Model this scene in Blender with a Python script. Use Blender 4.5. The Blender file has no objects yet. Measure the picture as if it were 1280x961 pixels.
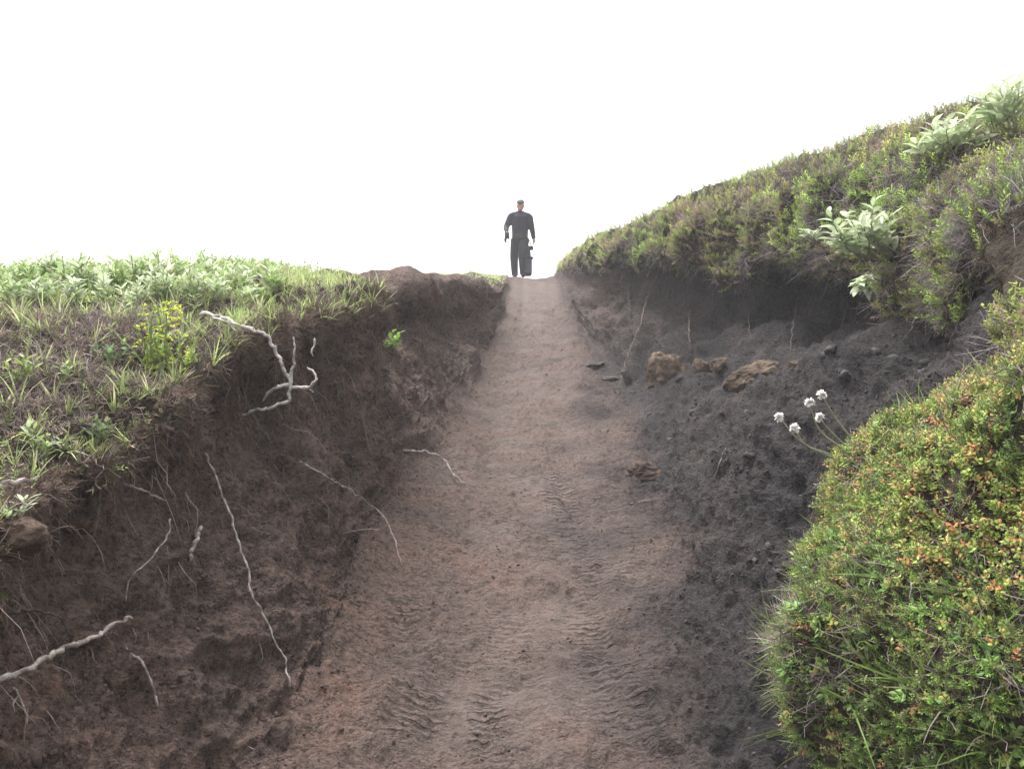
import bpy, math, random
import numpy as np
from mathutils import Vector, Matrix
from mathutils.bvhtree import BVHTree

random.seed(7)
rng = np.random.default_rng(7)
scene = bpy.context.scene
COL = scene.collection
GLARE_HAZE = 0.0045
F0 = 1000.0                       # focal length in pixels of the 1280 wide photograph

# ------------------------------------------------------------------ camera, sky, sun, exposure
cam_d = bpy.data.cameras.new('camera')
cam = bpy.data.objects.new('camera', cam_d); COL.objects.link(cam)
cam.location = (0, 0, 0); cam.rotation_euler = (math.radians(90), 0, 0)
cam_d.sensor_width = 36; cam_d.lens = 36 * F0 / 1280
cam_d.clip_start = 0.05; cam_d.clip_end = 2000
scene.camera = cam

SUN_EL, SUN_AZ = 66, 318          # thin overcast: soft sun, high, to the left of the path
w = bpy.data.worlds.new('World'); scene.world = w; w.use_nodes = True
nt = w.node_tree; nt.nodes.clear()
sky = nt.nodes.new('ShaderNodeTexSky'); sky.sky_type = 'NISHITA'; sky.sun_disc = False
sky.sun_elevation = math.radians(SUN_EL); sky.sun_rotation = math.radians(SUN_AZ)
sky.air_density = 1.0; sky.dust_density = 6.0; sky.ozone_density = 1.0
hs = nt.nodes.new('ShaderNodeHueSaturation'); hs.inputs['Saturation'].default_value = 0.10
bg = nt.nodes.new('ShaderNodeBackground'); bg.inputs['Strength'].default_value = 0.15
out = nt.nodes.new('ShaderNodeOutputWorld')
nt.links.new(sky.outputs[0], hs.inputs['Color']); nt.links.new(hs.outputs[0], bg.inputs['Color'])
nt.links.new(bg.outputs[0], out.inputs['Surface'])
sl = bpy.data.lights.new('sun', 'SUN'); sl.energy = .85; sl.angle = math.radians(22); sl.color = (1, .97, .93)
so = bpy.data.objects.new('sun', sl); COL.objects.link(so)
az = math.radians(SUN_AZ); el = math.radians(SUN_EL)
sd = Vector((math.sin(az) * math.cos(el), math.cos(az) * math.cos(el), math.sin(el)))
so.rotation_euler = sd.to_track_quat('Z', 'Y').to_euler()
so.location = (0, 0, 20)
scene.view_settings.view_transform = 'Standard'; scene.view_settings.look = 'None'
scene.view_settings.gamma = 1; scene.view_settings.exposure = 1.7
scene.view_settings.use_curve_mapping = False
scene.cycles.use_denoising = True
scene.cycles.max_bounces = 6; scene.cycles.diffuse_bounces = 4; scene.cycles.transmission_bounces = 3
scene.cycles.volume_bounces = 0

# ------------------------------------------------------------------ numpy noise
_perm = rng.permutation(256); _perm = np.concatenate([_perm, _perm])
_grad = rng.normal(size=(256, 3)); _grad /= np.linalg.norm(_grad, axis=1)[:, None]
def gnoise(p):
    p = np.asarray(p, float); i = np.floor(p).astype(int); f = p - i
    u = f * f * f * (f * (f * 6 - 15) + 10)
    i &= 255
    def g(a, b, c):
        h = _perm[_perm[_perm[(i[..., 0] + a) & 255] + ((i[..., 1] + b) & 255)] + ((i[..., 2] + c) & 255)]
        d = f - np.array([a, b, c])
        return (_grad[h] * d).sum(-1)
    x0 = g(0,0,0) * (1 - u[..., 0]) + g(1,0,0) * u[..., 0]
    x1 = g(0,1,0) * (1 - u[..., 0]) + g(1,1,0) * u[..., 0]
    x2 = g(0,0,1) * (1 - u[..., 0]) + g(1,0,1) * u[..., 0]
    x3 = g(0,1,1) * (1 - u[..., 0]) + g(1,1,1) * u[..., 0]
    y0 = x0 * (1 - u[..., 1]) + x1 * u[..., 1]; y1 = x2 * (1 - u[..., 1]) + x3 * u[..., 1]
    return (y0 * (1 - u[..., 2]) + y1 * u[..., 2]) * 1.6
def fbm(p, scale, octaves=4, gain=.5, off=0.0):
    s = np.zeros(p.shape[:-1]); a = 1.0; q = p / scale + off
    for _ in range(octaves):
        s += a * gnoise(q); a *= gain; q = q * 2.03 + 17.3
    return s
def ridged(p, scale, octaves=3, gain=.5, off=0.0):
    s = np.zeros(p.shape[:-1]); a = 1.0; q = p / scale + off
    for _ in range(octaves):
        s += a * (1 - 2 * np.abs(gnoise(q))); a *= gain; q = q * 2.1 + 9.7
    return s

def pchip(x, y, xi):
    """monotone cubic interpolation along axis 0"""
    x = np.asarray(x, float); y = np.asarray(y, float)
    h = np.diff(x); sh = (-1,) + (1,) * (y.ndim - 1)
    d = np.diff(y, axis=0) / h.reshape(sh)
    m = np.zeros_like(y)
    h0 = h[:-1].reshape(sh); h1 = h[1:].reshape(sh)
    w1 = 2 * h1 + h0; w2 = h1 + 2 * h0
    same = (d[:-1] * d[1:]) > 0
    with np.errstate(divide='ignore', invalid='ignore'):
        hm = (w1 + w2) / (w1 / d[:-1] + w2 / d[1:])
    m[1:-1] = np.where(same, hm, 0); m[0] = d[0]; m[-1] = d[-1]
    k = np.clip(np.searchsorted(x, xi, side='right') - 1, 0, len(x) - 2)
    t = ((xi - x[k]) / h[k]).reshape(sh); hk = h[k].reshape(sh)
    return (y[k] * (2*t**3 - 3*t**2 + 1) + m[k] * hk * (t**3 - 2*t**2 + t)
            + y[k+1] * (-2*t**3 + 3*t**2) + m[k+1] * hk * (t**3 - t**2))

# ------------------------------------------------------------------ object helpers
def link(o, parent=None):
    COL.objects.link(o)
    if parent is not None: o.parent = parent
    return o
def tag(o, label=None, cat=None, group=None, kind=None):
    if label: o['label'] = label
    if cat: o['category'] = cat
    if group: o['group'] = group
    if kind: o['kind'] = kind
    return o
def empty(name, loc):
    o = bpy.data.objects.new(name, None); o.location = loc; o.empty_display_size = .05
    return link(o)
def mesh_np(name, V, Q, mat, parent=None, tint=None, origin=None, smooth=True, attrs=None):
    """quads Q over vertices V (world space unless origin is given, which becomes the object's origin)"""
    V = np.asarray(V, np.float32); Q = np.asarray(Q, np.int32)
    if origin is not None: V = V - np.asarray(origin, np.float32)
    me = bpy.data.meshes.new(name)
    me.vertices.add(len(V)); me.vertices.foreach_set('co', V.ravel())
    me.loops.add(Q.size); me.loops.foreach_set('vertex_index', Q.ravel())
    me.polygons.add(len(Q)); me.polygons.foreach_set('loop_start', np.arange(len(Q), dtype=np.int32) * Q.shape[1])
    me.polygons.foreach_set('loop_total', np.full(len(Q), Q.shape[1], np.int32))
    me.polygons.foreach_set('use_smooth', np.full(len(Q), smooth))
    me.update(calc_edges=True)
    if tint is not None:
        a = me.color_attributes.new('tint', 'FLOAT_COLOR', 'POINT')
        c = np.ones((len(V), 4), np.float32); c[:, :3] = tint; a.data.foreach_set('color', c.ravel())
    if attrs:
        for k, v in attrs.items():
            a = me.color_attributes.new(k, 'FLOAT_COLOR', 'POINT')
            c = np.ones((len(V), 4), np.float32); c[:, :v.shape[1]] = v; a.data.foreach_set('color', c.ravel())
    me.materials.append(mat)
    o = bpy.data.objects.new(name, me)
    if origin is not None and parent is None: o.location = origin
    return link(o, parent)
def grid_quads(nr, nc, wrap=False):
    i, j = np.meshgrid(np.arange(nr - 1), np.arange(nc if wrap else nc - 1), indexing='ij')
    j2 = (j + 1) % nc
    return np.stack([i*nc + j, i*nc + j2, (i+1)*nc + j2, (i+1)*nc + j], -1).reshape(-1, 4)
def grid_normals(P):
    du = np.gradient(P, axis=0); dv = np.gradient(P, axis=1)
    n = np.cross(dv, du); n /= np.linalg.norm(n, axis=-1)[..., None] + 1e-9
    return n
def smooth_path(pts, n):
    pts = np.asarray(pts, float)
    if len(pts) < 3:
        t = np.linspace(0, 1, n)[:, None]; return pts[0] * (1 - t) + pts[-1] * t
    P = np.vstack([2*pts[0] - pts[1], pts, 2*pts[-1] - pts[-2]])
    xi = np.linspace(0, len(pts) - 1 - 1e-6, n); k = xi.astype(int); t = (xi - k)[:, None]
    a, b, c, d = P[k], P[k+1], P[k+2], P[k+3]
    return .5 * (2*b + (c - a)*t + (2*a - 5*b + 4*c - d)*t**2 + (3*b - a - 3*c + d)*t**3)
def tube_np(path, rad, sides=7, rough=0.0):
    """closed tube as quads"""
    path = np.asarray(path, float); n = len(path)
    t = np.gradient(path, axis=0); t /= np.linalg.norm(t, axis=1)[:, None] + 1e-12
    ref = np.array([0.31, 0.22, 0.92]); u = np.cross(t, ref); u /= np.linalg.norm(u, axis=1)[:, None] + 1e-12
    v = np.cross(t, u)
    a = np.arange(sides) * 2 * math.pi / sides
    rad = np.broadcast_to(np.asarray(rad, float), (n,))
    R = rad[:, None] * np.ones((1, sides))
    if rough: R = R * (1 + rough * rng.normal(size=R.shape))
    V = path[:, None] + R[..., None] * (np.cos(a)[None, :, None] * u[:, None] + np.sin(a)[None, :, None] * v[:, None])
    V = V.reshape(-1, 3); Q = grid_quads(n, sides, True)
    # end caps as collapsed rings
    e0 = len(V); V = np.vstack([V, np.repeat(path[:1], sides, 0), np.repeat(path[-1:], sides, 0)])
    j = np.arange(sides); j2 = (j + 1) % sides; b = (n - 1) * sides
    Q = np.vstack([Q, np.stack([e0 + j, e0 + j2, j2, j], 1), np.stack([b + j, b + j2, e0 + sides + j2, e0 + sides + j], 1)])
    return V, Q
def merge(parts):
    Vs, Qs, Cs, k = [], [], [], 0
    for p in parts:
        Vs.append(p[0]); Qs.append(p[1] + k); k += len(p[0])
        if len(p) > 2: Cs.append(np.broadcast_to(np.asarray(p[2], float), (len(p[0]), 3)))
    return (np.vstack(Vs), np.vstack(Qs)) + ((np.vstack(Cs),) if Cs else ())

# ------------------------------------------------------------------ materials
def newmat(name):
    m = bpy.data.materials.new(name); m.use_nodes = True
    n = m.node_tree; b = n.nodes['Principled BSDF']; b.inputs['Roughness'].default_value = .9
    b.inputs['Specular IOR Level'].default_value = .25
    return m, n, b
def N(n, t, **kw):
    x = n.nodes.new(t)
    for k, v in kw.items():
        if k in x.inputs: x.inputs[k].default_value = v
        else: setattr(x, k, v)
    return x
def noise(n, vec, scale, detail=5, rough=.6):
    x = N(n, 'ShaderNodeTexNoise', Scale=scale, Detail=detail, Roughness=rough); n.links.new(vec, x.inputs['Vector']); return x.outputs['Fac']
def ramp(n, fac, stops):
    r = n.nodes.new('ShaderNodeValToRGB'); n.links.new(fac, r.inputs[0]); e = r.color_ramp.elements
    while len(e) < len(stops): e.new(.5)
    for k, (p, c) in enumerate(stops): e[k].position = p; e[k].color = (*c, 1) if len(c) == 3 else c
    return r.outputs[0]
def mixc(n, fac, a, b, mode='MIX'):
    x = n.nodes.new('ShaderNodeMix'); x.data_type = 'RGBA'; x.blend_type = mode
    for s, v in ((0, fac), (6, a), (7, b)):
        if isinstance(v, bpy.types.NodeSocket): n.links.new(v, x.inputs[s])
        elif s == 0: x.inputs[0].default_value = v
        else: x.inputs[s].default_value = (*v, 1)
    return x.outputs[2]
def math_(n, op, a, b=None, clamp=False):
    x = n.nodes.new('ShaderNodeMath'); x.operation = op; x.use_clamp = clamp
    for s, v in ((0, a), (1, b)):
        if v is None: continue
        if isinstance(v, bpy.types.NodeSocket): n.links.new(v, x.inputs[s])
        else: x.inputs[s].default_value = v
    return x.outputs[0]

def soil_material():
    m, n, b = newmat('soil')
    tc = n.nodes.new('ShaderNodeTexCoord').outputs['Object']
    at = N(n, 'ShaderNodeAttribute', attribute_name='zones'); sep = n.nodes.new('ShaderNodeSeparateColor')
    n.links.new(at.outputs['Color'], sep.inputs[0]); turf, dark, path = sep.outputs
    n1 = noise(n, tc, 2.2, 6, .65); n2 = noise(n, tc, 14, 6, .7); n3 = noise(n, tc, 60, 4, .7)
    base = ramp(n, n1, [(.3, (.100, .068, .058)), (.46, (.155, .106, .088)), (.58, (.198, .130, .105)), (.72, (.25, .145, .108))])
    base = mixc(n, math_(n, 'MULTIPLY', ramp(n, n2, [(.42, (0,0,0)), (.7, (1,1,1))]), .45), base, (.066, .050, .045))
    pcol = ramp(n, n2, [(.3, (.092, .070, .062)), (.5, (.126, .097, .086)), (.7, (.160, .125, .112))])
    pm = math_(n, 'MULTIPLY', path, ramp(n, noise(n, tc, 5, 6, .65), [(.35, (.5,)*3), (.6, (1,)*3)]))
    base = mixc(n, pm, base, pcol)
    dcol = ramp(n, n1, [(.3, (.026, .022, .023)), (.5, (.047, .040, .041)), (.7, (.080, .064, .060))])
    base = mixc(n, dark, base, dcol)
    # pale dusty crust where the ground faces up
    tcol = ramp(n, n2, [(.3, (.035, .024, .016)), (.5, (.070, .050, .034)), (.72, (.085, .078, .040))])
    base = mixc(n, turf, base, tcol)
    calm = math_(n, 'SUBTRACT', 1.0, math_(n, 'MULTIPLY', path, .6))
    base = mixc(n, math_(n, 'MULTIPLY', calm, .8), base, ramp(n, n3, [(.36, (.35,)*3), (.47, (.95,)*3), (.66, (1.4,)*3)]), 'MULTIPLY')
    n4 = noise(n, tc, 24, 6, .75)
    base = mixc(n, math_(n, 'MULTIPLY', calm, .75), base, ramp(n, n4, [(.38, (.45,)*3), (.48, (1,)*3), (.7, (1.25,)*3)]), 'MULTIPLY')
    mps = N(n, 'ShaderNodeMapping'); mps.inputs['Scale'].default_value = (9, 32, 20); n.links.new(tc, mps.inputs[0])
    pit = noise(n, mps.outputs[0], 2.2, 4, .7)
    base = mixc(n, .7, base, ramp(n, pit, [(.36, (.3,)*3), (.43, (1,)*3), (.7, (1.12,)*3)]), 'MULTIPLY')
    # rare pale root fibres and reddish crumbs
    v = N(n, 'ShaderNodeTexVoronoi', Scale=38.0, feature='F1'); n.links.new(tc, v.inputs['Vector'])
    base = mixc(n, math_(n, 'MULTIPLY', ramp(n, v.outputs['Distance'], [(.10, (1,)*3), (.2, (0,)*3)]),
                         ramp(n, noise(n, tc, 3.7), [(.5, (0,)*3), (.7, (.7,)*3)])), base, (.13, .070, .045))
    BASE = base
    b.inputs['Roughness'].default_value = .86
    b.inputs['Specular IOR Level'].default_value = .22
    # relief: crumbs, cracks and tyre tread pressed across the path
    vor = N(n, 'ShaderNodeTexVoronoi', Scale=48.0); n.links.new(tc, vor.inputs['Vector'])
    vor2 = N(n, 'ShaderNodeTexVoronoi', Scale=120.0); n.links.new(tc, vor2.inputs['Vector'])
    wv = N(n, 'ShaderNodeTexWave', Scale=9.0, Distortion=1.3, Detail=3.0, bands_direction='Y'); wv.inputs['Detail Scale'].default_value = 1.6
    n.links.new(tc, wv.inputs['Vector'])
    geo = n.nodes.new('ShaderNodeNewGeometry'); sz = n.nodes.new('ShaderNodeSeparateXYZ'); n.links.new(geo.outputs['True Normal'], sz.inputs[0])
    flatness = ramp(n, sz.outputs[2], [(.82, (0,)*3), (.93, (1,)*3)])
    tread = math_(n, 'MULTIPLY', wv.outputs['Fac'], math_(n, 'MULTIPLY', flatness, ramp(n, noise(n, tc, 2.6, 3, .5), [(.48, (0,)*3), (.56, (1,)*3)])))
    h = math_(n, 'ADD', math_(n, 'MULTIPLY', n2, 1.0), math_(n, 'MULTIPLY', n3, 1.0))
    h = math_(n, 'ADD', h, math_(n, 'MULTIPLY', n4, 1.0))
    h = math_(n, 'ADD', h, math_(n, 'MULTIPLY', pit, .6))
    h = math_(n, 'ADD', h, math_(n, 'MULTIPLY', vor.outputs['Distance'], -.45))
    h = math_(n, 'ADD', h, math_(n, 'MULTIPLY', vor2.outputs['Distance'], -.25))
    h = math_(n, 'ADD', h, math_(n, 'MULTIPLY', noise(n, tc, 190, 3, .7), .35))
    h = math_(n, 'MULTIPLY', h, calm)
    h = math_(n, 'ADD', h, math_(n, 'MULTIPLY', tread, .35))
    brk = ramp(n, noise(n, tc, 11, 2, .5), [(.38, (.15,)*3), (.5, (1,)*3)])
    h = math_(n, 'ADD', h, math_(n, 'MULTIPLY', math_(n, 'MULTIPLY', ramp(n, wv.outputs['Fac'], [(.35, (0,)*3), (.6, (1,)*3)]), brk), math_(n, 'MULTIPLY', at.outputs['Alpha'], .75)))
    # tread relief shading painted into the colour: darker grooves, paler ridges
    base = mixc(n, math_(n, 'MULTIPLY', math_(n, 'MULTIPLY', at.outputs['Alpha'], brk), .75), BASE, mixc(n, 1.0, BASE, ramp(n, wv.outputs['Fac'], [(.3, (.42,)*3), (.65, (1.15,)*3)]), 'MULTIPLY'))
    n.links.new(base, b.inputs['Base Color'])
    bp = N(n, 'ShaderNodeBump', Strength=1.0, Distance=.04); n.links.new(h, bp.inputs['Height'])
    n.links.new(bp.outputs[0], b.inputs['Normal'])
    return m
def simple_mat(name, c1, c2, scale=12, rough=.85, bump=.004, bscale=60, stretch=None):
    m, n, b = newmat(name); tc = n.nodes.new('ShaderNodeTexCoord').outputs['Object']
    if stretch:
        mp = N(n, 'ShaderNodeMapping'); mp.inputs['Scale'].default_value = stretch; n.links.new(tc, mp.inputs[0]); tc = mp.outputs[0]
    n.links.new(ramp(n, noise(n, tc, scale), [(.35, c1), (.65, c2)]), b.inputs['Base Color'])
    b.inputs['Roughness'].default_value = rough
    if bump:
        bp = N(n, 'ShaderNodeBump', Strength=.8, Distance=bump); n.links.new(noise(n, tc, bscale), bp.inputs['Height'])
        n.links.new(bp.outputs[0], b.inputs['Normal'])
    return m
def leaf_mat(name='foliage', trans=.35, rough=.55):
    m = bpy.data.materials.new(name); m.use_nodes = True; n = m.node_tree
    b = n.nodes['Principled BSDF']; b.inputs['Roughness'].default_value = rough; b.inputs['Specular IOR Level'].default_value = .3
    at = N(n, 'ShaderNodeAttribute', attribute_name='tint')
    tc = n.nodes.new('ShaderNodeTexCoord').outputs['Object']
    c = mixc(n, .5, at.outputs['Color'], ramp(n, noise(n, tc, 45, 2), [(.3, (.6,)*3), (.7, (1.35,)*3)]), 'MULTIPLY')
    n.links.new(c, b.inputs['Base Color'])
    tr = n.nodes.new('ShaderNodeBsdfTranslucent'); n.links.new(c, tr.inputs[0])
    mx = n.nodes.new('ShaderNodeMixShader'); mx.inputs[0].default_value = trans
    n.links.new(b.outputs[0], mx.inputs[1]); n.links.new(tr.outputs[0], mx.inputs[2])
    n.links.new(mx.outputs[0], n.nodes['Material Output'].inputs['Surface'])
    return m
M_SOIL = soil_material()
M_LEAF = leaf_mat()
M_TWIG = leaf_mat('dry_stems', trans=0.0, rough=.85)
M_ROOT = simple_mat('bleached_root', (.13, .10, .085), (.42, .37, .345), 34, .88, .005, 150)
M_ROOTW = simple_mat('white_root', (.25, .22, .20), (.62, .58, .55), 34, .85, .005, 150)
M_ROOTB = simple_mat('brown_root', (.05, .036, .028), (.115, .085, .066), 30, .85, .003, 90)
M_ROCK = simple_mat('ochre_rock', (.050, .037, .029), (.17, .12, .083), 9, .95, .06, 20)
M_GREYROCK = simple_mat('grey_stone', (.05, .043, .040), (.12, .10, .09), 9, .9, .02, 25)
M_CLOD = simple_mat('fibrous_clod', (.045, .030, .024), (.10, .066, .048), 14, .95, .03, 30)

# ------------------------------------------------------------------ the ground: a lofted sheet, cut by the trench
def floor_z(Y): return -1.2 + .232 * (Y - 2.5)
ST = {  # depth: six points of the left bank, three across the path, nine of the right bank (photograph pixels at that depth)
 2.0: [(-380,580),(-70,635),(0,665),(-50,740),(40,900),(230,1110), 390,665,900, (1080,1120),(1250,1050),(1400,1000),(1450,800),(1450,600),(1470,520),(1500,430),(1600,350),(1900,230)],
 2.3: [(-300,490),(0,575),(75,590),(25,650),(110,820),(290,1000), 430,660,890, (1040,1020),(1180,950),(1330,850),(1350,700),(1340,560),(1350,500),(1380,430),(1480,330),(1800,200)],
 2.6: [(-200,440),(110,515),(188,532),(150,600),(215,750),(350,915), 440,655,880, (1000,900),(1150,780),(1290,680),(1310,600),(1300,500),(1310,450),(1340,400),(1430,300),(1750,180)],
 3.0: [(-50,410),(190,455),(240,478),(205,540),(290,690),(395,835), 470,655,870, (960,780),(1100,650),(1230,560),(1270,500),(1270,430),(1270,390),(1290,340),(1400,260),(1700,150)],
 3.4: [(30,392),(240,412),(315,430),(285,495),(350,620),(422,765), 490,655,860, (930,700),(1060,580),(1180,500),(1245,430),(1265,322),(1215,312),(1225,262),(1330,210),(1650,120)],
 4.2: [(120,360),(340,375),(408,392),(388,450),(420,560),(458,660), 530,660,830, (890,610),(1010,500),(1130,440),(1190,425),(1205,422),(1165,414),(1150,300),(1250,205),(1550,112)],
 4.7: [(150,350),(370,360),(470,376),(452,440),(468,525),(488,606), 545,660,815, (870,585),(985,495),(1105,432),(1180,408),(1195,392),(1128,384),(1120,285),(1200,205),(1480,112)],
 5.2: [(180,342),(390,352),(455,380),(440,430),(480,500),(504,562), 560,660,800, (850,560),(960,490),(1080,435),(1175,402),(1182,343),(1075,330),(1085,265),(1150,200),(1400,110)],
 5.9: [(215,342),(400,347),(462,372),(452,410),(490,440),(522,500), 580,662,782, (832,532),(925,480),(1040,432),(1135,400),(1140,338),(1020,335),(1030,270),(1085,210),(1320,122)],
 6.5: [(250,347),(430,344),(516,354),(498,398),(512,432),(545,476), 588,663,770, (820,512),(885,480),(985,440),(1085,398),(1090,335),(960,325),(965,272),(1030,222),(1250,135)],
 7.2: [(275,350),(460,346),(530,354),(514,396),(530,428),(562,457), 598,664,758, (800,488),(846,470),(905,446),(1005,400),(1015,338),(930,338),(935,285),(975,232),(1170,158)],
 8.0: [(300,357),(490,346),(548,354),(538,396),(556,428),(582,450), 608,667,745, (778,470),(808,460),(848,442),(920,397),(930,335),(845,322),(858,283),(910,245),(1100,182)],
 9.0: [(325,356),(530,346),(580,355),(574,394),(588,425),(600,440), 617,670,732, (758,448),(776,442),(800,426),(855,390),(868,330),(802,328),(815,290),(880,252),(1045,198)],
 10.: [(350,356),(560,346),(600,355),(597,388),(606,414),(613,426), 626,672,723, (740,428),(750,423),(766,408),(806,376),(818,332),(768,318),(785,296),(850,264),(1000,213)],
 12.: [(400,355),(585,347),(614,358),(611,374),(617,388),(622,397), 636,673,710, (722,396),(728,390),(738,375),(752,360),(750,338),(732,325),(745,311),(790,290),(900,247)],
 14.: [(430,352),(600,348),(624,356),(622,364),(626,370),(632,375), 641,673,702, (709,374),(713,370),(718,360),(726,350),(724,340),(712,332),(722,323),(760,308),(850,268)],
 16.: [(450,350),(600,347),(630,350),(631,353),(633,356),(638,359), 644,672,700, (702,358),(704,355),(706,350),(708,345),(707,340),(702,335),(712,328),(740,318),(820,285)],
 18.: [(450,350),(600,346),(632,346),(633,347),(635,347),(640,347), 650,668,690, (692,346),(694,345),(697,342),(700,340),(700,338),(700,336),(708,331),(730,325),(800,305)],
}
def station(Y, row, Yp=None):
    pts = []
    for k, q in enumerate(row):
        if isinstance(q, tuple): pts.append(((q[0] - 640) / F0 * Y, (480 - q[1]) / F0 * Y))
        else: pts.append(((q - 640) / F0 * Y, floor_z(Y) + (-.035 if k == 7 else .02)))
    x3, z3 = pts[0]; x20, z20 = pts[-1]
    L = [(x3 - 25, z3 - 1.2), (x3 - 9, z3 - .5), (x3 - 1.6, z3 - .16)]
    R = [(x20 + 5, z20 + .55), (x20 + 25, z20 + .9)]
    return L + pts + R
Ys = sorted(ST); rows = [station(Y, ST[Y]) for Y in Ys]
CY = list(Ys)
def shifted(row, dz): return [(x, z + dz) for x, z in row]
first, last = rows[0], rows[-1]
CY = [-12., -4., 0.8] + CY + [19.2, 24., 40., 60.]
rows = [shifted(first, floor_z(-12) - floor_z(2) + 1), shifted(first, floor_z(-4) - floor_z(2)), shifted(first, floor_z(.8) - floor_z(2))] + rows + \
       [shifted(last, .03), shifted(last, -.25), shifted(last, -1.5), shifted(last, -4)]
CY = np.array(CY); CP = np.array(rows)                       # (stations, 23, 2)
rowY = np.concatenate([np.linspace(-12, -3, 8), np.linspace(-2, 1.2, 16), np.geomspace(1.25, 20, 560), np.geomspace(20.5, 60, 20)])
seg = [4, 12, 34, 60, 34, 30, 36, 50, 40, 56, 56, 40, 44, 30, 26, 24, 22, 32, 44, 60, 14, 4]
cols = np.concatenate([np.linspace(k, k + 1, s, endpoint=False) for k, s in enumerate(seg)] + [[22.]])
A = pchip(CY, CP, rowY)                                     # rows x 23 x 2
B = pchip(np.arange(23), np.swapaxes(A, 0, 1), cols)        # cols x rows x 2
P = np.empty((len(rowY), len(cols), 3)); P[..., 0] = B[..., 0].T; P[..., 1] = rowY[:, None]; P[..., 2] = B[..., 1].T
CC = np.broadcast_to(cols[None], P.shape[:2]); YY = P[..., 1]
def sm(a, b, x): t = np.clip((x - a) / (b - a), 0, 1); return t * t * (3 - 2 * t)
wob = .35 * fbm(P, .5, 3)
pathm = sm(8.2, 9.2, CC + wob) * (1 - sm(11.0, 11.9, CC + wob))
bareL = sm(5.0, 6.2, YY + .5 * wob) * sm(3.3, 3.75, CC) * (CC < 6) * (1 - sm(9.5, 12, YY) * .55)
turfm = np.maximum((1 - sm(4.6, 5.3, CC + wob)) * (1 - bareL), sm(15.7, 16.4, CC + wob))
leftwall = sm(4.8, 5.3, CC) * (1 - sm(8.0, 9.0, CC))
rightslope = sm(11.3, 12.3, CC) * (1 - sm(16.3, 16.8, CC))
pcw = np.where(CC < 10, 1.05 + .8 * sm(4.0, 5.5, YY), .80)
pathc = np.exp(-np.abs((CC - 10.05 + .6 * wob) / pcw) ** 2.2) * (.62 + .38 * sm(-.4, .4, fbm(P, .35, 4, off=19)))
wideP = pathm
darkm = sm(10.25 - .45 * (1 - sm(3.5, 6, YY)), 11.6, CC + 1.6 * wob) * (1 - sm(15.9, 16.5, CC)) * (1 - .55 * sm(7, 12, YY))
# lumps: the displaced depth of every point, along the sheet's own normal
near = 1 - sm(60, 120, np.abs(YY))
Nn = grid_normals(P)
# vertical folds of the banks in plan
D = .09 * fbm(P * [1, 1, .6], .75, 3) * (leftwall + .8 * rightslope * sm(12.6, 13.4, CC))
D += .05 * ridged(P * [1, 1, .8], .33, 3, off=3) * (leftwall * .8 + rightslope * .45)
D += .10 * fbm(P * [1, 1, .25], .5, 3, off=83) * sm(12.8, 13.4, CC) * (1 - sm(15.2, 15.8, CC)) * (1 - sm(12, 16, YY) * .6)
D += .030 * fbm(P, .16, 4, off=5) * (leftwall + rightslope)
D += (.020 * ridged(P, .08, 3, off=8) + .009 * fbm(P, .04, 3, .6, off=88)) * (leftwall + rightslope)
side = 1 - .45 * pathc
D += (.12 * fbm(P * [1, 1, .4], .6, 3, off=101) + .05 * ridged(P, .28, 3, off=103)) * sm(11.6, 12.4, CC) * (1 - sm(14.2, 15.2, CC)) * sm(5, 8, YY) * (1 - sm(11, 14, YY))
D += (.030 * ridged(P, .13, 3, off=105) + .012 * fbm(P, .05, 2, off=107)) * sm(10.6, 11.4, CC + wob) * (1 - sm(13, 14, CC)) * (1 - sm(5, 7, YY))
D += (.030 * fbm(P, .45, 3, off=2) + (.022 * fbm(P, .10, 4, .6, off=4) + .012 * ridged(P, .06, 3, off=6) + .022 * ridged(P * [1, .6, 1], .2, 2, off=16) * sm(-.1, .4, fbm(P, .5, 2, off=29))) * side) * pathm
D += (.07 * fbm(P, .6, 3, off=12) + .022 * ridged(P, .25, 3, off=14)) * rightslope * sm(11.6, 12.6, CC) * (1 - sm(14, 15, CC))
# the turf swells and dips, most on the right bank; its lip is ragged
D += (.13 * fbm(P, .95, 2, off=41) + .10 * fbm(P, .32, 3, off=43)) * sm(16.2, 17.5, CC) * sm(3.2, 4.5, YY) * (1 - sm(14, 20, YY) * .6)
lipband = sm(15.0, 15.8, CC) * (1 - sm(18.0, 19.0, CC))
drop = .05 * sm(5.0, 5.8, YY) * lipband + .19 * fbm(P * [1, 1, 0], .45, 3, off=47) * lipband * sm(3.0, 4.5, YY) * (1 - sm(12, 17, YY) * .7)
P = P.copy(); P[..., 2] += drop
lband = sm(3.6, 4.4, CC) * (1 - sm(5.6, 6.4, CC))
P[..., 2] += .07 * fbm(P * [1, 1, 0], .5, 3, off=53) * lband * (1 - .6 * sm(8, 14, YY))
D += (.10 * fbm(P, .5, 3, off=57) + .05 * ridged(P, .3, 3, off=59) * sm(4, 6, YY)) * lband * (1 - .55 * sm(5, 8, YY))
D += (.10 * fbm(P * [1, 1, .4], .9, 3, off=71)) * leftwall * sm(4.5, 7, YY)
D += (.05 * fbm(P, .5, 4, off=9) + .02 * fbm(P, .12, 3, off=1)) * turfm * (1 - sm(30, 60, np.abs(P[..., 0])))
D *= 1 - .6 * sm(12, 16, YY)
P = P + Nn * (D * near)[..., None]
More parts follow.
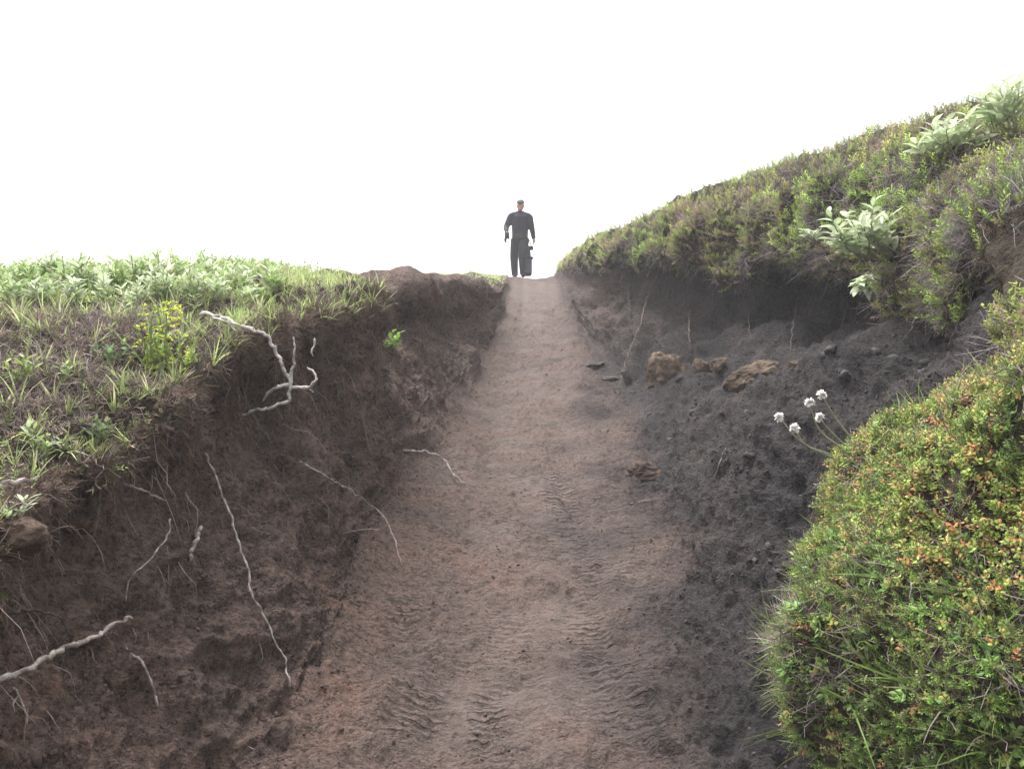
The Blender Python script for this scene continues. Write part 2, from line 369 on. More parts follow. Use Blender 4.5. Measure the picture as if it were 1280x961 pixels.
# soft wheel ruts left and right of the middle of the path
cx = B[..., 0].T[:, np.argmin(np.abs(cols - 10))][:, None]
dx = P[..., 0] - cx
P[..., 2] -= (.025 * np.exp(-((dx + .27) / .09) ** 2) + .028 * np.exp(-((dx - .25) / .10) ** 2)) * pathm
pit_c = np.array([.40, 1.0, .018]) * 5.35
ii = np.argmin(np.where((CC > 12) & (CC < 14), ((P - pit_c) ** 2).sum(-1), 99)); pit_c = P.reshape(-1, 3)[ii]
P = P - Nn * (.20 * np.exp(-(((P - pit_c) / [.13, .17, .12]) ** 2).sum(-1) ** 1.5))[..., None]
Nn = grid_normals(P)
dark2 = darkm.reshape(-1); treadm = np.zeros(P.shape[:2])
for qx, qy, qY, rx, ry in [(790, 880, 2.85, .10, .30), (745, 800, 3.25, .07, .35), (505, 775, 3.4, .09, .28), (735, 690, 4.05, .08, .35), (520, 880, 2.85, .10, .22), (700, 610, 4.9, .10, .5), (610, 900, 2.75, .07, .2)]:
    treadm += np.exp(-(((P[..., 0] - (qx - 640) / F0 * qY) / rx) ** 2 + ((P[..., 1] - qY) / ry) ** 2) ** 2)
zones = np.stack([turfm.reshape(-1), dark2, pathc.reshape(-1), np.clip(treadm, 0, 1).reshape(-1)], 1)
GQ = grid_quads(*P.shape[:2])
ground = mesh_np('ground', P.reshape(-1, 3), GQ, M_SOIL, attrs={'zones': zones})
tag(ground, 'brown eroded earth with a sunken footpath running uphill', None, None, 'structure')

# the heath hummock bulging over the path on the right
def hummock_shape():
    nu, nv = 190, 260
    th = np.linspace(.02, math.pi * .93, nu)[:, None]; ph = np.linspace(0, 2 * math.pi, nv, endpoint=False)[None]
    d = np.stack([np.sin(th) * np.cos(ph), np.sin(th) * np.sin(ph), np.cos(th) * np.ones_like(ph)], -1)
    V = d * [1.05, 1.05, 1.0] + [1.87, 2.25, -.86]
    V[..., 0] += .35 * (1 - sm(-1.5, -.9, V[..., 2]))
    V[..., 0] += .10 * V[..., 2] * 0
    n = d / [1.05, 1.05, 1.0]; n /= np.linalg.norm(n, axis=-1)[..., None]
    V = V + n * (.12 * fbm(V, .55, 3, off=11) + .04 * fbm(V, .15, 3, off=13))[..., None]
    return V, n
HV, HN = hummock_shape()
hz = np.zeros((HV.shape[0] * HV.shape[1], 4)); hz[:, 0] = .8
hummock = mesh_np('bank', HV.reshape(-1, 3), grid_quads(HV.shape[0], HV.shape[1], True)[:, ::-1], M_SOIL, attrs={'zones': hz})
tag(hummock, None, None, None, 'structure')

def bvh_of(*obs):
    V, Fc, k = [], [], 0
    for o in obs:
        me = o.data; a = np.empty(len(me.vertices) * 3, np.float32); me.vertices.foreach_get('co', a); a = a.reshape(-1, 3)
        q = np.empty(len(me.loops), np.int32); me.loops.foreach_get('vertex_index', q)
        V += a.tolist(); Fc += (q.reshape(-1, 4) + k).tolist(); k += len(a)
    return BVHTree.FromPolygons(V, Fc)
BVH = bvh_of(ground, hummock)
BVHG = bvh_of(ground)
def hit(px, py, bvh=None):
    d = Vector(((px - 640) / F0, 1, (480 - py) / F0)).normalized()
    loc, nor, i, dist = (bvh or BVH).ray_cast(Vector((0, 0, 0)), d)
    if loc is None: return None, None
    if nor.dot(d) > 0: nor = -nor
    return np.array(loc), np.array(nor)
def down(x, y, z=6):
    loc, nor, i, dist = BVHG.ray_cast(Vector((x, y, z)), Vector((0, 0, -1)))
    return np.array(loc)
bare_c = hit(1258, 345)[0]
turfm = turfm * (1 - np.exp(-((((P - bare_c) / [.30, .5, .24]) ** 2).sum(-1)) ** 2))
#SETTING_END

# ------------------------------------------------------------------ scattering of ground cover
def leaf_quad(base, dirv, side, L, W, fold=.25):
    nrm = np.cross(dirv, side)
    mid = base + dirv * L * .5
    return np.array([base, mid + side * W * .5 + nrm * W * fold, base + dirv * L, mid - side * W * .5 + nrm * W * fold])
def unit(v): return v / (np.linalg.norm(v) + 1e-12)
def rnd(a, b): return random.uniform(a, b)
def rvec(s=1.0): return rng.normal(size=3) * s
GREENS = [(.045, .085, .018), (.065, .105, .022), (.10, .15, .03), (.085, .10, .03), (.13, .17, .04)]
def t_needle(L=.055, leaves=26, lw=(.0065, .0022), col=None, tip=None):
    """heath sprig: thin stem, small narrow leaves all round"""
    col = col or random.choice(GREENS); tip = tip or col
    bend = rvec(.35); bend[2] = 0
    path = np.array([[0, 0, 0], [0, 0, .4 * L] + bend * L * .15, [0, 0, L] + bend * L * .6])
    pp = smooth_path(path, 4)
    V, Q = tube_np(pp, np.linspace(.0011, .0006, 4), 3); parts = [(V, Q, (.10, .065, .045))]
    lv, lq, lc = [], [], []
    for k in range(leaves):
        t = .18 + .82 * k / leaves; p = smooth_path(path, 40)[int(t * 39)]
        a = k * 2.4 + rnd(-.3, .3); rad = np.array([math.cos(a), math.sin(a), rnd(.5, 1.1)]); rad = unit(rad)
        sd_ = unit(np.cross(rad, [0, 0, 1]))
        q = leaf_quad(p, rad, sd_, lw[0] * rnd(.8, 1.25), lw[1] * rnd(.8, 1.2))
        lq.append(np.arange(4) + 4 * k); lv.append(q); c = np.array(col) * (1 - t) + np.array(tip) * t
        lc.append(np.repeat(c[None] * rnd(.75, 1.25), 4, 0))
    parts.append((np.vstack(lv), np.array(lq), np.vstack(lc)))
    return merge(parts)
def t_broad(L=.05, leaves=9, lw=(.014, .008), cols=None):
    cols = cols or [(.11, .15, .03)]
    bend = rvec(.4); bend[2] = 0
    path = np.array([[0, 0, 0], [0, 0, .5 * L] + bend * L * .2, [0, 0, L] + bend * L * .6]); pp = smooth_path(path, 4)
    V, Q = tube_np(pp, np.linspace(.0013, .0007, 4), 3); parts = [(V, Q, (.13, .07, .04))]
    lv, lq, lc = [], [], []; fine = smooth_path(path, 40)
    for k in range(leaves):
        t = .3 + .7 * k / leaves; p = fine[int(t * 39)]
        a = k * 2.4 + rnd(-.3, .3); rad = unit(np.array([math.cos(a), math.sin(a), rnd(.1, .9)])); sd_ = unit(np.cross(rad, [0, 0, 1]))
        lv.append(leaf_quad(p, rad, sd_, lw[0] * rnd(.7, 1.2), lw[1] * rnd(.8, 1.2), .2)); lq.append(np.arange(4) + 4 * k)
        lc.append(np.repeat(np.array(random.choice(cols))[None] * rnd(.8, 1.2), 4, 0))
    parts.append((np.vstack(lv), np.array(lq), np.vstack(lc))); return merge(parts)
def t_grass(L=.12, blades=8, width=.003, cols=None, spread=.5):
    cols = cols or [(.12, .17, .04), (.09, .14, .03)]; parts = []
    for k in range(blades):
        a = rnd(0, 6.28); lean = rnd(.1, spread); l = L * rnd(.5, 1.1); h = np.array([math.cos(a), math.sin(a), 0]); s = np.array([-h[1], h[0], 0])
        t = np.linspace(0, 1, 5)[:, None]; c = h * (lean * t + lean * 1.1 * t**2.2) * l * .7 + np.array([0, 0, 1]) * l * (t - .35 * lean * t**2) + h * .006
        wd = width * (1 - t**1.6) + .0003
        V = np.stack([c - s * wd, c + s * wd], 1).reshape(-1, 3); Q = grid_quads(5, 2)
        parts.append((V, Q, np.array(random.choice(cols)) * rnd(.8, 1.2)))
    return merge(parts)
def t_twig(L=.09, col=(.26, .21, .21), n=4):
    parts = []; c = np.array(col)
    for k in range(n):
        p = np.array([0., 0, 0]); d = unit(np.array([rnd(-1, 1), rnd(-1, 1), rnd(.2, 1)])); pts = [p]
        for _ in range(3):
            d = unit(d + rvec(.35)); p = p + d * L / 3 * rnd(.7, 1.3); pts.append(p)
        V, Q = tube_np(np.array(pts), np.linspace(.0016, .0006, 4), 3); parts.append((V, Q, c * rnd(.6, 1.3)))
    return merge(parts)
def t_litter(col=(.13, .09, .06)):
    parts = []
    for k in range(7):
        b = np.array([rnd(-.03, .03), rnd(-.03, .03), rnd(0, .012)]); d = unit(np.array([rnd(-1, 1), rnd(-1, 1), rnd(-.1, .5)])); s = unit(np.cross(d, [0, 0, 1]))
        parts.append((leaf_quad(b, d, s, rnd(.01, .03), rnd(.002, .006)), np.arange(4)[None], np.array(col) * rnd(.5, 1.5)))
    return merge(parts)

def sample(Pg, Ng, wgt, n, dist_pow=1.0):
    """n random points on a vertex grid, more of them where wgt is high and the camera is near"""
    a = Pg[:-1, :-1]; b = Pg[1:, :-1]; c = Pg[:-1, 1:]
    area = np.linalg.norm(np.cross(b - a, c - a), axis=-1)
    dist = np.linalg.norm(a, axis=-1)
    pr = area * wgt[:-1, :-1] / np.maximum(dist, 1.2) ** dist_pow
    pr = np.where(a[..., 1] > .9, pr, 0).ravel(); pr /= pr.sum()
    k = rng.choice(len(pr), n, p=pr); i, j = np.unravel_index(k, area.shape)
    u, v = rng.random(n)[:, None], rng.random(n)[:, None]
    pt = a[i, j] + (b[i, j] - a[i, j]) * u + (c[i, j] - a[i, j]) * v
    return pt, Ng[i, j]
def frames(axis, yaw):
    n = len(axis); ref = np.where(np.abs(axis[:, 2:3]) > .95, np.array([[1., 0, 0]]), np.array([[0, 0, 1.]]))
    x = np.cross(ref, axis); x /= np.linalg.norm(x, axis=1)[:, None]; y = np.cross(axis, x)
    c, s = np.cos(yaw)[:, None], np.sin(yaw)[:, None]
    return np.stack([x * c + y * s, -x * s + y * c, axis], -1)     # columns are the local axes
def spread_cover(name, templates, weights, pt, nr, scale=(.8, 1.3), up=.6, jit=.3, mat=None, tintfn=None, sink=.004, label=None, grow=0.0, smooth=False):
    n = len(pt); axis = nr * (1 - up) + np.array([0, 0, 1.]) * up + rng.normal(size=(n, 3)) * jit
    axis /= np.linalg.norm(axis, axis=1)[:, None] + 1e-9
    R = frames(axis, rng.random(n) * 6.283); s = rng.uniform(*scale, n) * (1 + grow * np.linalg.norm(pt, axis=1))
    which = rng.choice(len(templates), n, p=np.array(weights) / np.sum(weights))
    mul = tintfn(pt) if tintfn is not None else np.ones((n, 3))
    mul = mul * rng.uniform(.75, 1.25, (n, 1))
    Vs, Qs, Cs, k0 = [], [], [], 0
    for t, T in enumerate(templates):
        idx = np.nonzero(which == t)[0]
        if not len(idx): continue
        V = np.einsum('nij,vj->nvi', R[idx], T[0]) * s[idx, None, None] + (pt[idx] - nr[idx] * sink)[:, None]
        Q = T[1][None] + (np.arange(len(idx)) * len(T[0]))[:, None, None] + k0
        C = T[2][None] * mul[idx][:, None]
        Vs.append(V.reshape(-1, 3)); Qs.append(Q.reshape(-1, 4)); Cs.append(C.reshape(-1, 3)); k0 += V.shape[0] * V.shape[1]
    o = mesh_np(name, np.vstack(Vs), np.vstack(Qs), mat or M_LEAF, tint=np.vstack(Cs), smooth=smooth)
    return tag(o, label, 'ground cover' if label else None, None, 'stuff')

up3 = np.array([0, 0, 1.])
mute = lambda p: np.array([1.85, 1.95, 2.4]) * (.85 + .3 * np.clip(.5 + fbm(p, .4, 2, off=66), 0, 1))[:, None]
# --- near hummock: crowberry, dwarf shrub leaves, grass, dead twigs
Hn = HN
faces_cam = ((HN * -HV).sum(-1) > -.35).astype(float) * (HV[..., 2] > -1.35)
patch = lambda p, s, o: sm(.38, .62, .5 + .5 * fbm(p, s, 2, off=o))
def patchy(Pg, base, s, o, lo=.15): return base * (lo + (1 - lo) * patch(Pg, s, o))
pt, nr = sample(HV, HN, patchy(HV, faces_cam, .22, 21, .45), 15000, 1.2)
needles = [t_needle(rnd(.04, .06), 24, (.0075, .0026), c, tp) for c, tp in
           [((.055, .10, .016), (.13, .20, .03)), ((.06, .105, .02), (.12, .19, .03)), ((.08, .12, .024), (.18, .24, .045)), ((.10, .09, .035), (.17, .16, .05)), ((.05, .08, .018), (.09, .13, .03))]]
spread_cover('crowberry', needles, [3, 3, 2, 2, 2], pt, nr, (.7, 1.35), .3, .38, tintfn=mute, label='low green crowberry cover on the near right hummock')
upper = sm(-.75, -.1, HV[..., 2]) * .94 + .06
pt, nr = sample(HV, HN, patchy(HV, faces_cam * upper, .16, 31, .12), 9000, 1.2)
REDS = [(.30, .16, .06), (.22, .20, .04), (.19, .22, .045), (.26, .24, .06), (.15, .19, .04), (.30, .11, .045)]
broads = [t_broad(rnd(.03, .05), 9, (.013, .008), [random.choice(REDS), random.choice(REDS[1:5])]) for _ in range(7)] + [t_broad(.04, 9, (.014, .008), [(.34, .12, .05), (.30, .17, .05)])]
spread_cover('bilberry', broads, [2]*7 + [.35], pt, nr, (.7, 1.25), .35, .35, tintfn=mute, label='yellow and russet leaved dwarf shrubs over the upper hummock')
pt, nr = sample(HV, HN, patchy(HV, faces_cam, .2, 41, .06), 2600, 1.2)
spread_cover('dry_twigs', [t_twig(.09, c, 4) for c in [(.20, .165, .155), (.15, .11, .10), (.25, .215, .20), (.17, .125, .12)]], [1]*4, pt, nr, (.6, 1.2), .0, .7, mat=M_TWIG, label='dead grey twigs tangled in the near hummock')
lowm = (1 - sm(-.9, -.35, HV[..., 2]))
pt, nr = sample(HV, HN, patchy(HV, faces_cam * (.06 + lowm * .7), .3, 51, .10), 650, 1.2)
grt = [t_grass(rnd(.08, .14), 5, .0022, [(.11, .20, .03), (.16, .25, .05), (.20, .22, .09)], .8) for _ in range(5)]
spread_cover('grass', grt, [1]*5, pt, nr, (.6, 1.3), .25, .5, label='fine green grass blades leaning from the lower hummock')
pt, nr = sample(HV, HN, patchy(HV, faces_cam, .12, 61, .02), 850, 1.2)
spread_cover('herb_leaves', [t_broad(.03, 6, (.026, .013), [(.22, .34, .07), (.17, .29, .06)]) for _ in range(4)], [1]*4, pt, nr, (.6, 1.2), .4, .3, tintfn=lambda p: np.array([1.2, 1.2, 1.7]), label='bright green herb leaves dotted over the hummock')

# --- right bank heath mat
rmat = turfm * (CC > 14.5) * (P[..., 0] < 9) * (YY < 24)
lipw = 1 + 1.2 * (sm(15.6, 16.2, CC) * (1 - sm(18.2, 18.8, CC)))
farfade = 1.0
pt, nr = sample(P, Nn, patchy(P, rmat * lipw, .5, 22, .6), 42000, 1.0)
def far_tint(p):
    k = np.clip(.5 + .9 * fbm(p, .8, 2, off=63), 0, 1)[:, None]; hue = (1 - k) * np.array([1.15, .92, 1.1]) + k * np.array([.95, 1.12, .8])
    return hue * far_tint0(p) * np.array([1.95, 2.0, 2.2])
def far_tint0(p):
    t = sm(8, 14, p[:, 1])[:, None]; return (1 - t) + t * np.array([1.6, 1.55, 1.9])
heath = [t_needle(rnd(.06, .095), 24, (.018, .0075), c, tp) for c, tp in
         [((.06, .075, .022), (.13, .16, .035)), ((.08, .075, .035), (.16, .15, .05)), ((.11, .085, .065), (.20, .15, .11)), ((.055, .09, .02), (.16, .21, .04)), ((.10, .07, .055), (.18, .13, .10))]]
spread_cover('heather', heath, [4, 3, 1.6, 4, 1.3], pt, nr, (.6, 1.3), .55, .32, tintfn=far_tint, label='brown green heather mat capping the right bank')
pt, nr = sample(P, Nn, patchy(P, rmat * lipw, .35, 33, .08), 9500, 1.0)
spread_cover('heath_twigs', [t_twig(.17, c, 5) for c in [(.30, .25, .25), (.22, .17, .18), (.34, .30, .31)]], [1]*3, pt, nr, (.6, 1.2), .15, .7, mat=M_TWIG, label='bare grey woody twigs in the right bank heather')
pt, nr = sample(P, Nn, patchy(P, rmat, .6, 44, .05), 9000, 1.0)
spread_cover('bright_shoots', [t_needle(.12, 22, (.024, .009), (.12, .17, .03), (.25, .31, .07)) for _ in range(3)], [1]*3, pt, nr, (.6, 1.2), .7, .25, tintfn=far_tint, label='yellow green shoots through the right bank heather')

tw = np.zeros(P.shape[:2])
for qx, qy, rad in [(1150, 235, .35), (1235, 215, .4), (1130, 330, .4), (1165, 370, .3), (1235, 260, .3), (1015, 270, .35), (820, 330, .3), (1195, 290, .3)]:
    c_ = hit(qx, qy)[0]; tw += np.exp(-((P - c_) ** 2).sum(-1) / (rad * rad * .6))
pt, nr = sample(P, Nn, tw * turfm, 1500, .6)
spread_cover('grey_thicket', [t_twig(.11, c, 7) for c in [(.26, .22, .23), (.20, .165, .17), (.32, .28, .29)]], [1]*3, pt, nr, (.5, 1.2), .1, .8, mat=M_TWIG, label='bare grey thickets of dead heather on the right bank')
skirt = sm(15.5, 15.9, CC) * (1 - sm(16.9, 17.3, CC)) * (YY > 3.2) * (YY < 15)
pt, nr = sample(P, Nn, skirt, 6500, .9)
dwn = nr * .6 - np.array([0, 0, .55]); dwn /= np.linalg.norm(dwn, axis=1)[:, None]
spread_cover('heather_skirt', heath + [t_twig(.13, (.20, .16, .15), 5)] * 2, [1, 2, 3, 1, 3, 3, 3], pt, dwn, (.4, .9), 0, .45, label='brown heather and twigs drooping over the right undercut')
# --- left bank turf
lmat = turfm * (CC < 6) * (P[..., 0] > -7) * (YY < 24)
flat = lmat * (.2 + .8 * sm(3.0, 4.5, YY))
pt, nr = sample(P, Nn, patchy(P, flat, .35, 71, .35), 19000, 1.2)
lg = [t_grass(rnd(.06, .12), 7, .0026, [(.27, .34, .11), (.34, .42, .16), (.38, .36, .22), (.20, .27, .09)], .7) for _ in range(6)]
spread_cover('turf_grass', lg, [1]*6, pt, nr, (.6, 1.25), .75, .3, tintfn=lambda p: 1.45 + .3 * sm(6, 14, p[:, 1])[:, None], label='short pale grass growing over the left bank')
pt, nr = sample(P, Nn, patchy(P, lmat, .25, 81, .4), 20000, 1.3)
spread_cover('moss_sprigs', [t_needle(rnd(.025, .045), 18, (.011, .0042), c) for c in [(.14, .18, .06), (.20, .25, .09), (.20, .15, .10), (.26, .22, .15)]] + [t_twig(.06, (.30, .25, .23), 5)], [1.5, 1.5, 2, 2, 4], pt, nr, (.7, 1.3), .4, .4, tintfn=lambda p: 1.5 * np.ones((len(p), 3)), label='mossy sprigs and dead stems in the left turf')
pt, nr = sample(P, Nn, lmat * (YY < 6), 7000, 1.3)
spread_cover('dead_grass', [t_litter((.26, .19, .14)), t_litter((.34, .27, .19)), t_litter((.17, .12, .09))], [1]*3, pt, nr, (.8, 1.6), .2, .3, mat=M_TWIG, label='withered brown litter lying on the left turf')
tw = np.zeros(P.shape[:2])
for qx, qy, rad in [(35, 500, .16), (95, 425, .2), (20, 540, .15), (150, 400, .2), (60, 470, .15), (290, 390, .2), (240, 430, .12), (380, 380, .2)]:
    c_ = hit(qx, qy)[0]; tw += np.exp(-((P - c_) ** 2).sum(-1) / (rad * rad * .6))
pt, nr = sample(P, Nn, tw * lmat, 650, .6)
spread_cover('dead_twigs', [t_twig(.09, c, 5) for c in [(.26, .21, .20), (.18, .13, .12), (.32, .27, .26)]], [1]*3, pt, nr, (.5, 1.2), .1, .8, mat=M_TWIG, label='grey dead twigs strewn on the bare patches of the left turf')
# leafy tussocks crowding the left crest
crestm = lmat * sm(3.3, 4.3, YY) * (1 - sm(6.5, 8.5, YY)) * (P[..., 0] < -1.2 - .06 * YY)
pt, nr = sample(P, Nn, patchy(P, crestm, .3, 91, .3), 3800, 1.0)
spread_cover('leafy_herbs', [t_broad(rnd(.07, .12), 12, (.045, .013), [random.choice([(.30, .41, .14), (.40, .48, .26), (.24, .34, .11), (.44, .48, .34), (.33, .34, .17)])] * 2) for _ in range(9)], [1]*9, pt, nr, (.6, 1.2), .9, .2, label='pale green leafy herbs massed along the left crest')

lsk = sm(4.5, 4.8, CC) * (1 - sm(5.3, 5.6, CC)) * (YY < 14) * (1 - .85 * sm(4.8, 6, YY)) * (.25 + .75 * sm(2.2, 2.9, YY))
pt, nr = sample(P, Nn, lsk * (.25 + patch(P, .3, 93)), 5200, 1.3)
dwn = nr * .7 - np.array([0, 0, .45]); dwn /= np.linalg.norm(dwn, axis=1)[:, None]
sk_t = [t_needle(rnd(.03, .05), 18, (.010, .004), c) for c in [(.12, .11, .05), (.13, .08, .055), (.16, .19, .06)]] + [t_twig(.07, (.17, .125, .105), 5), t_twig(.07, (.12, .08, .065), 5), t_grass(.07, 6, .002, [(.18, .15, .09), (.15, .12, .08)], .9), t_litter((.15, .10, .075))]
spread_cover('turf_fringe', sk_t, [1, 2, .8, 4, 4, .8, 3], pt, dwn, (.5, 1.1), 0, .45, mat=M_TWIG, label='ragged brown fringe of dead turf on the left lip')
# --- hanging fine root hairs under both turf lips, crumbs of soil
def strands(pt, nr, lo, hi, cols):
    parts = []
    for p, n_ in zip(pt, nr):
        L = rnd(lo, hi); k = 5; d = unit(n_ * .5 + np.array([0, 0, -1.]) + rvec(.25)); pts = [p - n_ * .01]
        for _ in range(k):
            d = unit(d + np.array([0, 0, -.35]) + rvec(.28)); pts.append(pts[-1] + d * L / k)
        s = max(1, p[1] / 5) * 1.0
        V, Q = tube_np(np.array(pts), np.linspace(.0012, .0005, k + 1) * s, 3); parts.append((V, Q, np.array(random.choice(cols)) * rnd(.6, 1.2)))
    return merge(parts)
RC = [(.24, .16, .12), (.33, .25, .20), (.15, .09, .07), (.20, .12, .08)]
lw = sm(4.9, 5.2, CC) * (1 - sm(6.6, 7.3, CC)) * (YY < 12)
pt, nr = sample(P, Nn, lw, 3000, 1.4); V, Q, C = strands(pt, nr, .03, .16, RC)
tag(mesh_np('root_fibres', V, Q, M_TWIG, tint=C), 'fringe of fine brown root hairs under the left turf lip', 'ground cover', None, 'stuff')
rw = sm(14.6, 15.2, CC) * (1 - sm(16.2, 16.7, CC)) * (YY > 3.6) * (YY < 13)
pt, nr = sample(P, Nn, rw, 700, .8); V, Q, C = strands(pt, nr, .10, .42, [tuple(np.array(c) * .5) for c in RC])
tag(mesh_np('root_curtain', V, Q, M_TWIG, tint=C), 'curtain of thin roots hanging in the right undercut', 'ground cover', None, 'stuff')
pt, nr = sample(P, Nn, lw * (YY < 6), 300, 1.0); V, Q, C = strands(pt, nr, .12, .34, [(.38, .33, .30), (.26, .20, .17)])
V = V.copy(); tag(mesh_np('rootlets', V, Q, M_TWIG, tint=C), 'tangle of longer thin rootlets trailing from the left lip', 'ground cover', None, 'stuff')
lw2 = leftwall * (YY < 9)
pt, nr = sample(P, Nn, lw2, 1100, 1.8); V, Q, C = strands(pt, nr, .02, .12, RC + [(.36, .30, .27)])
tag(mesh_np('wall_fibres', V, Q, M_TWIG, tint=C), 'loose root threads sticking out of the left earth wall', 'ground cover', None, 'stuff')
def t_crumb():
    nu, nv = 8, 10; th = np.linspace(.05, math.pi - .05, nu)[:, None]; ph = np.linspace(0, 2*math.pi, nv, endpoint=False)[None]
    d = np.stack([np.sin(th)*np.cos(ph), np.sin(th)*np.sin(ph), np.cos(th)*np.ones_like(ph)], -1) 
    q_ = d + rng.normal(size=3) * 20; d = d * (1 + .35 * fbm(q_, .9, 3)[..., None] + .05 * rng.normal(size=(nu, nv, 1)))
    V = d.reshape(-1, 3) * .010 * np.array([1, rnd(.6, 1), rnd(.5, .9)]); return V, grid_quads(nu, nv, True), np.ones((len(V), 3))
def soil_tint(p):
    d = sm(.35, .8, p[:, 0] - .03 * p[:, 1])[:, None] * (p[:, 1:2] < 9)
    return (1 - d) * np.array([.080, .054, .044]) + d * np.array([.042, .036, .036])
cw = (leftwall * .8 + rightslope * (1 - sm(14, 15, CC)) + .30 * pathm * (1 - .7 * pathc)) * (YY < 14)
pt, nr = sample(P, Nn, cw * (.2 + patch(P, .25, 77)), 9000, 1.5)
sc = spread_cover('soil_crumbs', [t_crumb() for _ in range(6)], [1]*6, pt, nr, (.18, .75), .0, .8, mat=M_TWIG, tintfn=soil_tint, smooth=True, sink=0, label='loose crumbs of earth over path and banks', grow=.08)
big = (leftwall * .5 + rightslope * (1 - sm(14, 15, CC))) * (YY < 12)
pt, nr = sample(P, Nn, big * patch(P, .35, 99), 180, 1.3)
spread_cover('earth_lumps', [t_crumb() for _ in range(6)], [1]*6, pt, nr, (1.1, 2.6), .0, .8, mat=M_TWIG, tintfn=soil_tint, smooth=True, sink=0.008, label='bigger lumps of earth fallen onto the slopes', grow=.06)
#VEG_END

# ------------------------------------------------------------------ exposed roots
def lift_path(px_pts, lifts, depth=None):
    if depth: return np.array([np.array([(x - 640) / F0, 1, (480 - y) / F0]) * (depth - l) for (x, y), l in zip(px_pts, lifts)])
    q = smooth_path(np.array([(x, y, 0) for x, y in px_pts]), 5 * len(px_pts)); L = np.interp(np.linspace(0, 1, len(q)), np.linspace(0, 1, len(lifts)), lifts)
    Yh = []
    for x, y, _ in q:
        p, n_ = hit(x, y); Yh.append(p[1] if p is not None else Yh[-1])
    Yh = np.array(Yh); k = 5; pad = np.pad(Yh, k, mode='edge')
    lo = np.array([pad[i:i + 2 * k + 1].min() for i in range(len(Yh))]); pad = np.pad(lo, k, mode='edge')
    av = np.convolve(pad, np.ones(2 * k + 1) / (2 * k + 1), 'valid')
    Yf = np.minimum(.75 * av + .25 * Yh, Yh) - L           # rests on the high spots of the earth, bridging its hollows
    return np.stack([(q[:, 0] - 640) / F0 * Yf, Yf, (480 - q[:, 1]) / F0 * Yf], 1)
def root(name, label, px_pts, r0, r1, mat, lift=.012, branches=(), group=None, cat='root', lifts=None, depth=None):
    lifts = lifts or [-.01] + [lift * .6] * (len(px_pts) - 2) + [lift * .3]
    path = smooth_path(lift_path(px_pts, lifts, depth), 8 * len(px_pts))
    path = path + np.stack([fbm(path, .045, 3, off=k * 7.7) for k in range(3)], 1) * max(r0, .005) * 1.3
    r0, r1 = r0 * .74, r1 * .62
    rad = np.linspace(r0, r1, len(path)) * (1 + .30 * fbm(path, .022, 3, off=4))
    V, Q = tube_np(path, rad, 9, .07)
    if not branches:
        o = mesh_np(name, V, Q, mat, origin=path[0]); return tag(o, label, cat, group)
    e = empty(name, path[0]); tag(e, label, cat, group)
    mesh_np('root_stem', V, Q, mat, parent=e, origin=path[0])
    for bp, b0, b1, bl in branches:
        q = smooth_path(lift_path(bp, bl if isinstance(bl, (list, tuple)) else [bl] * len(bp), depth), 8 * len(bp))
        q = q + np.stack([fbm(q, .045, 3, off=k * 7.7) for k in range(3)], 1) * b0 * 1.2; V, Q = tube_np(q, np.linspace(b0 * .85, b1 * .6, len(q)) * (1 + .3 * fbm(q, .022, 3, off=4)), 8, .07); mesh_np('root_branch', V, Q, mat, parent=e, origin=path[0])
    return e
ROOT_D = min(hit(x, y)[0][1] for x, y in [(300, 412), (333, 424), (350, 450), (326, 505)]) - .03
root('exposed_root', 'large pale twisted root forking in loops below the left turf lip',
     [(250,392),(285,400),(312,410),(333,420),(346,444),(355,462),(363,480),(358,500),(342,508),(322,513),(305,516)], .0115, .009, M_ROOTW,
     branches=[([(363,480),(366,458),(368,438),(368,421)], .009, .005, [.0,.01,.01,.0]),
               ([(362,482),(376,484),(390,481),(396,472),(391,462),(385,458)], .010, .006, [0,.01,.02,.02,.01,0]),
               ([(362,478),(348,483),(336,492),(326,500)], .010, .007, [.0,.01,.01,.0]),
               ([(385,484),(392,490)], .005, .003, [.0,.0]),
               ([(266,398),(283,403),(296,414)], .008, .006, [.01,.02,.01])], lifts=[-.12,-.04,.0,.01,.01,.01,.01,.01,.01,.0,-.03], depth=ROOT_D)
root('exposed_root', 'short pale root stub hanging beside the loops of the large twisted root', [(393,424),(391,436),(390,446)], .006, .004, M_ROOTW, lifts=[0.]*3, depth=ROOT_D)
root('exposed_root', 'longest thin root trailing down the left wall almost to the path', [(256,566),(268,592),(284,634),(300,680),(313,726),(325,764),(345,800),(358,830),(362,860)], .0065, .005, M_ROOT, .02)
root('exposed_root', 'thin dark root drooping down the lower left slope beside the path', [(376,576),(412,598),(446,618),(478,644),(493,674),(502,708)], .0065, .004, M_ROOT, .035,
     branches=[([(478,662),(455,661),(428,666)], .003, .002, [.02]*3)])
root('exposed_root', 'curved pale root lying on the bare slope left of the path', [(505,563),(534,564),(555,574),(569,594),(582,606)], .010, .006, M_ROOT, .05)
root('exposed_root', 'thick grey root crossing the bottom left corner', [(-30,858),(5,846),(38,832),(72,814),(104,801),(135,787),(168,768)], .012, .009, M_ROOT, .03)
root('exposed_root', 'thick grey root end poking out under the turf at the left edge', [(-30,616),(0,611),(22,606),(48,597)], .012, .009, M_ROOT, .02)
root('exposed_root', 'short straight pale root pointing right below the left turf', [(150,602),(178,613),(208,625)], .006, .005, M_ROOT, .025)
root('exposed_root', 'broken stubby root with a bare pinkish end, mid left wall', [(251,658),(245,676),(237,702)], .009, .011, M_ROOT, .03)
root('exposed_root', 'thin wavy root curling down left of the broken stub', [(214,648),(206,676),(184,702),(162,722),(157,750)], .0045, .003, M_ROOT, .02)
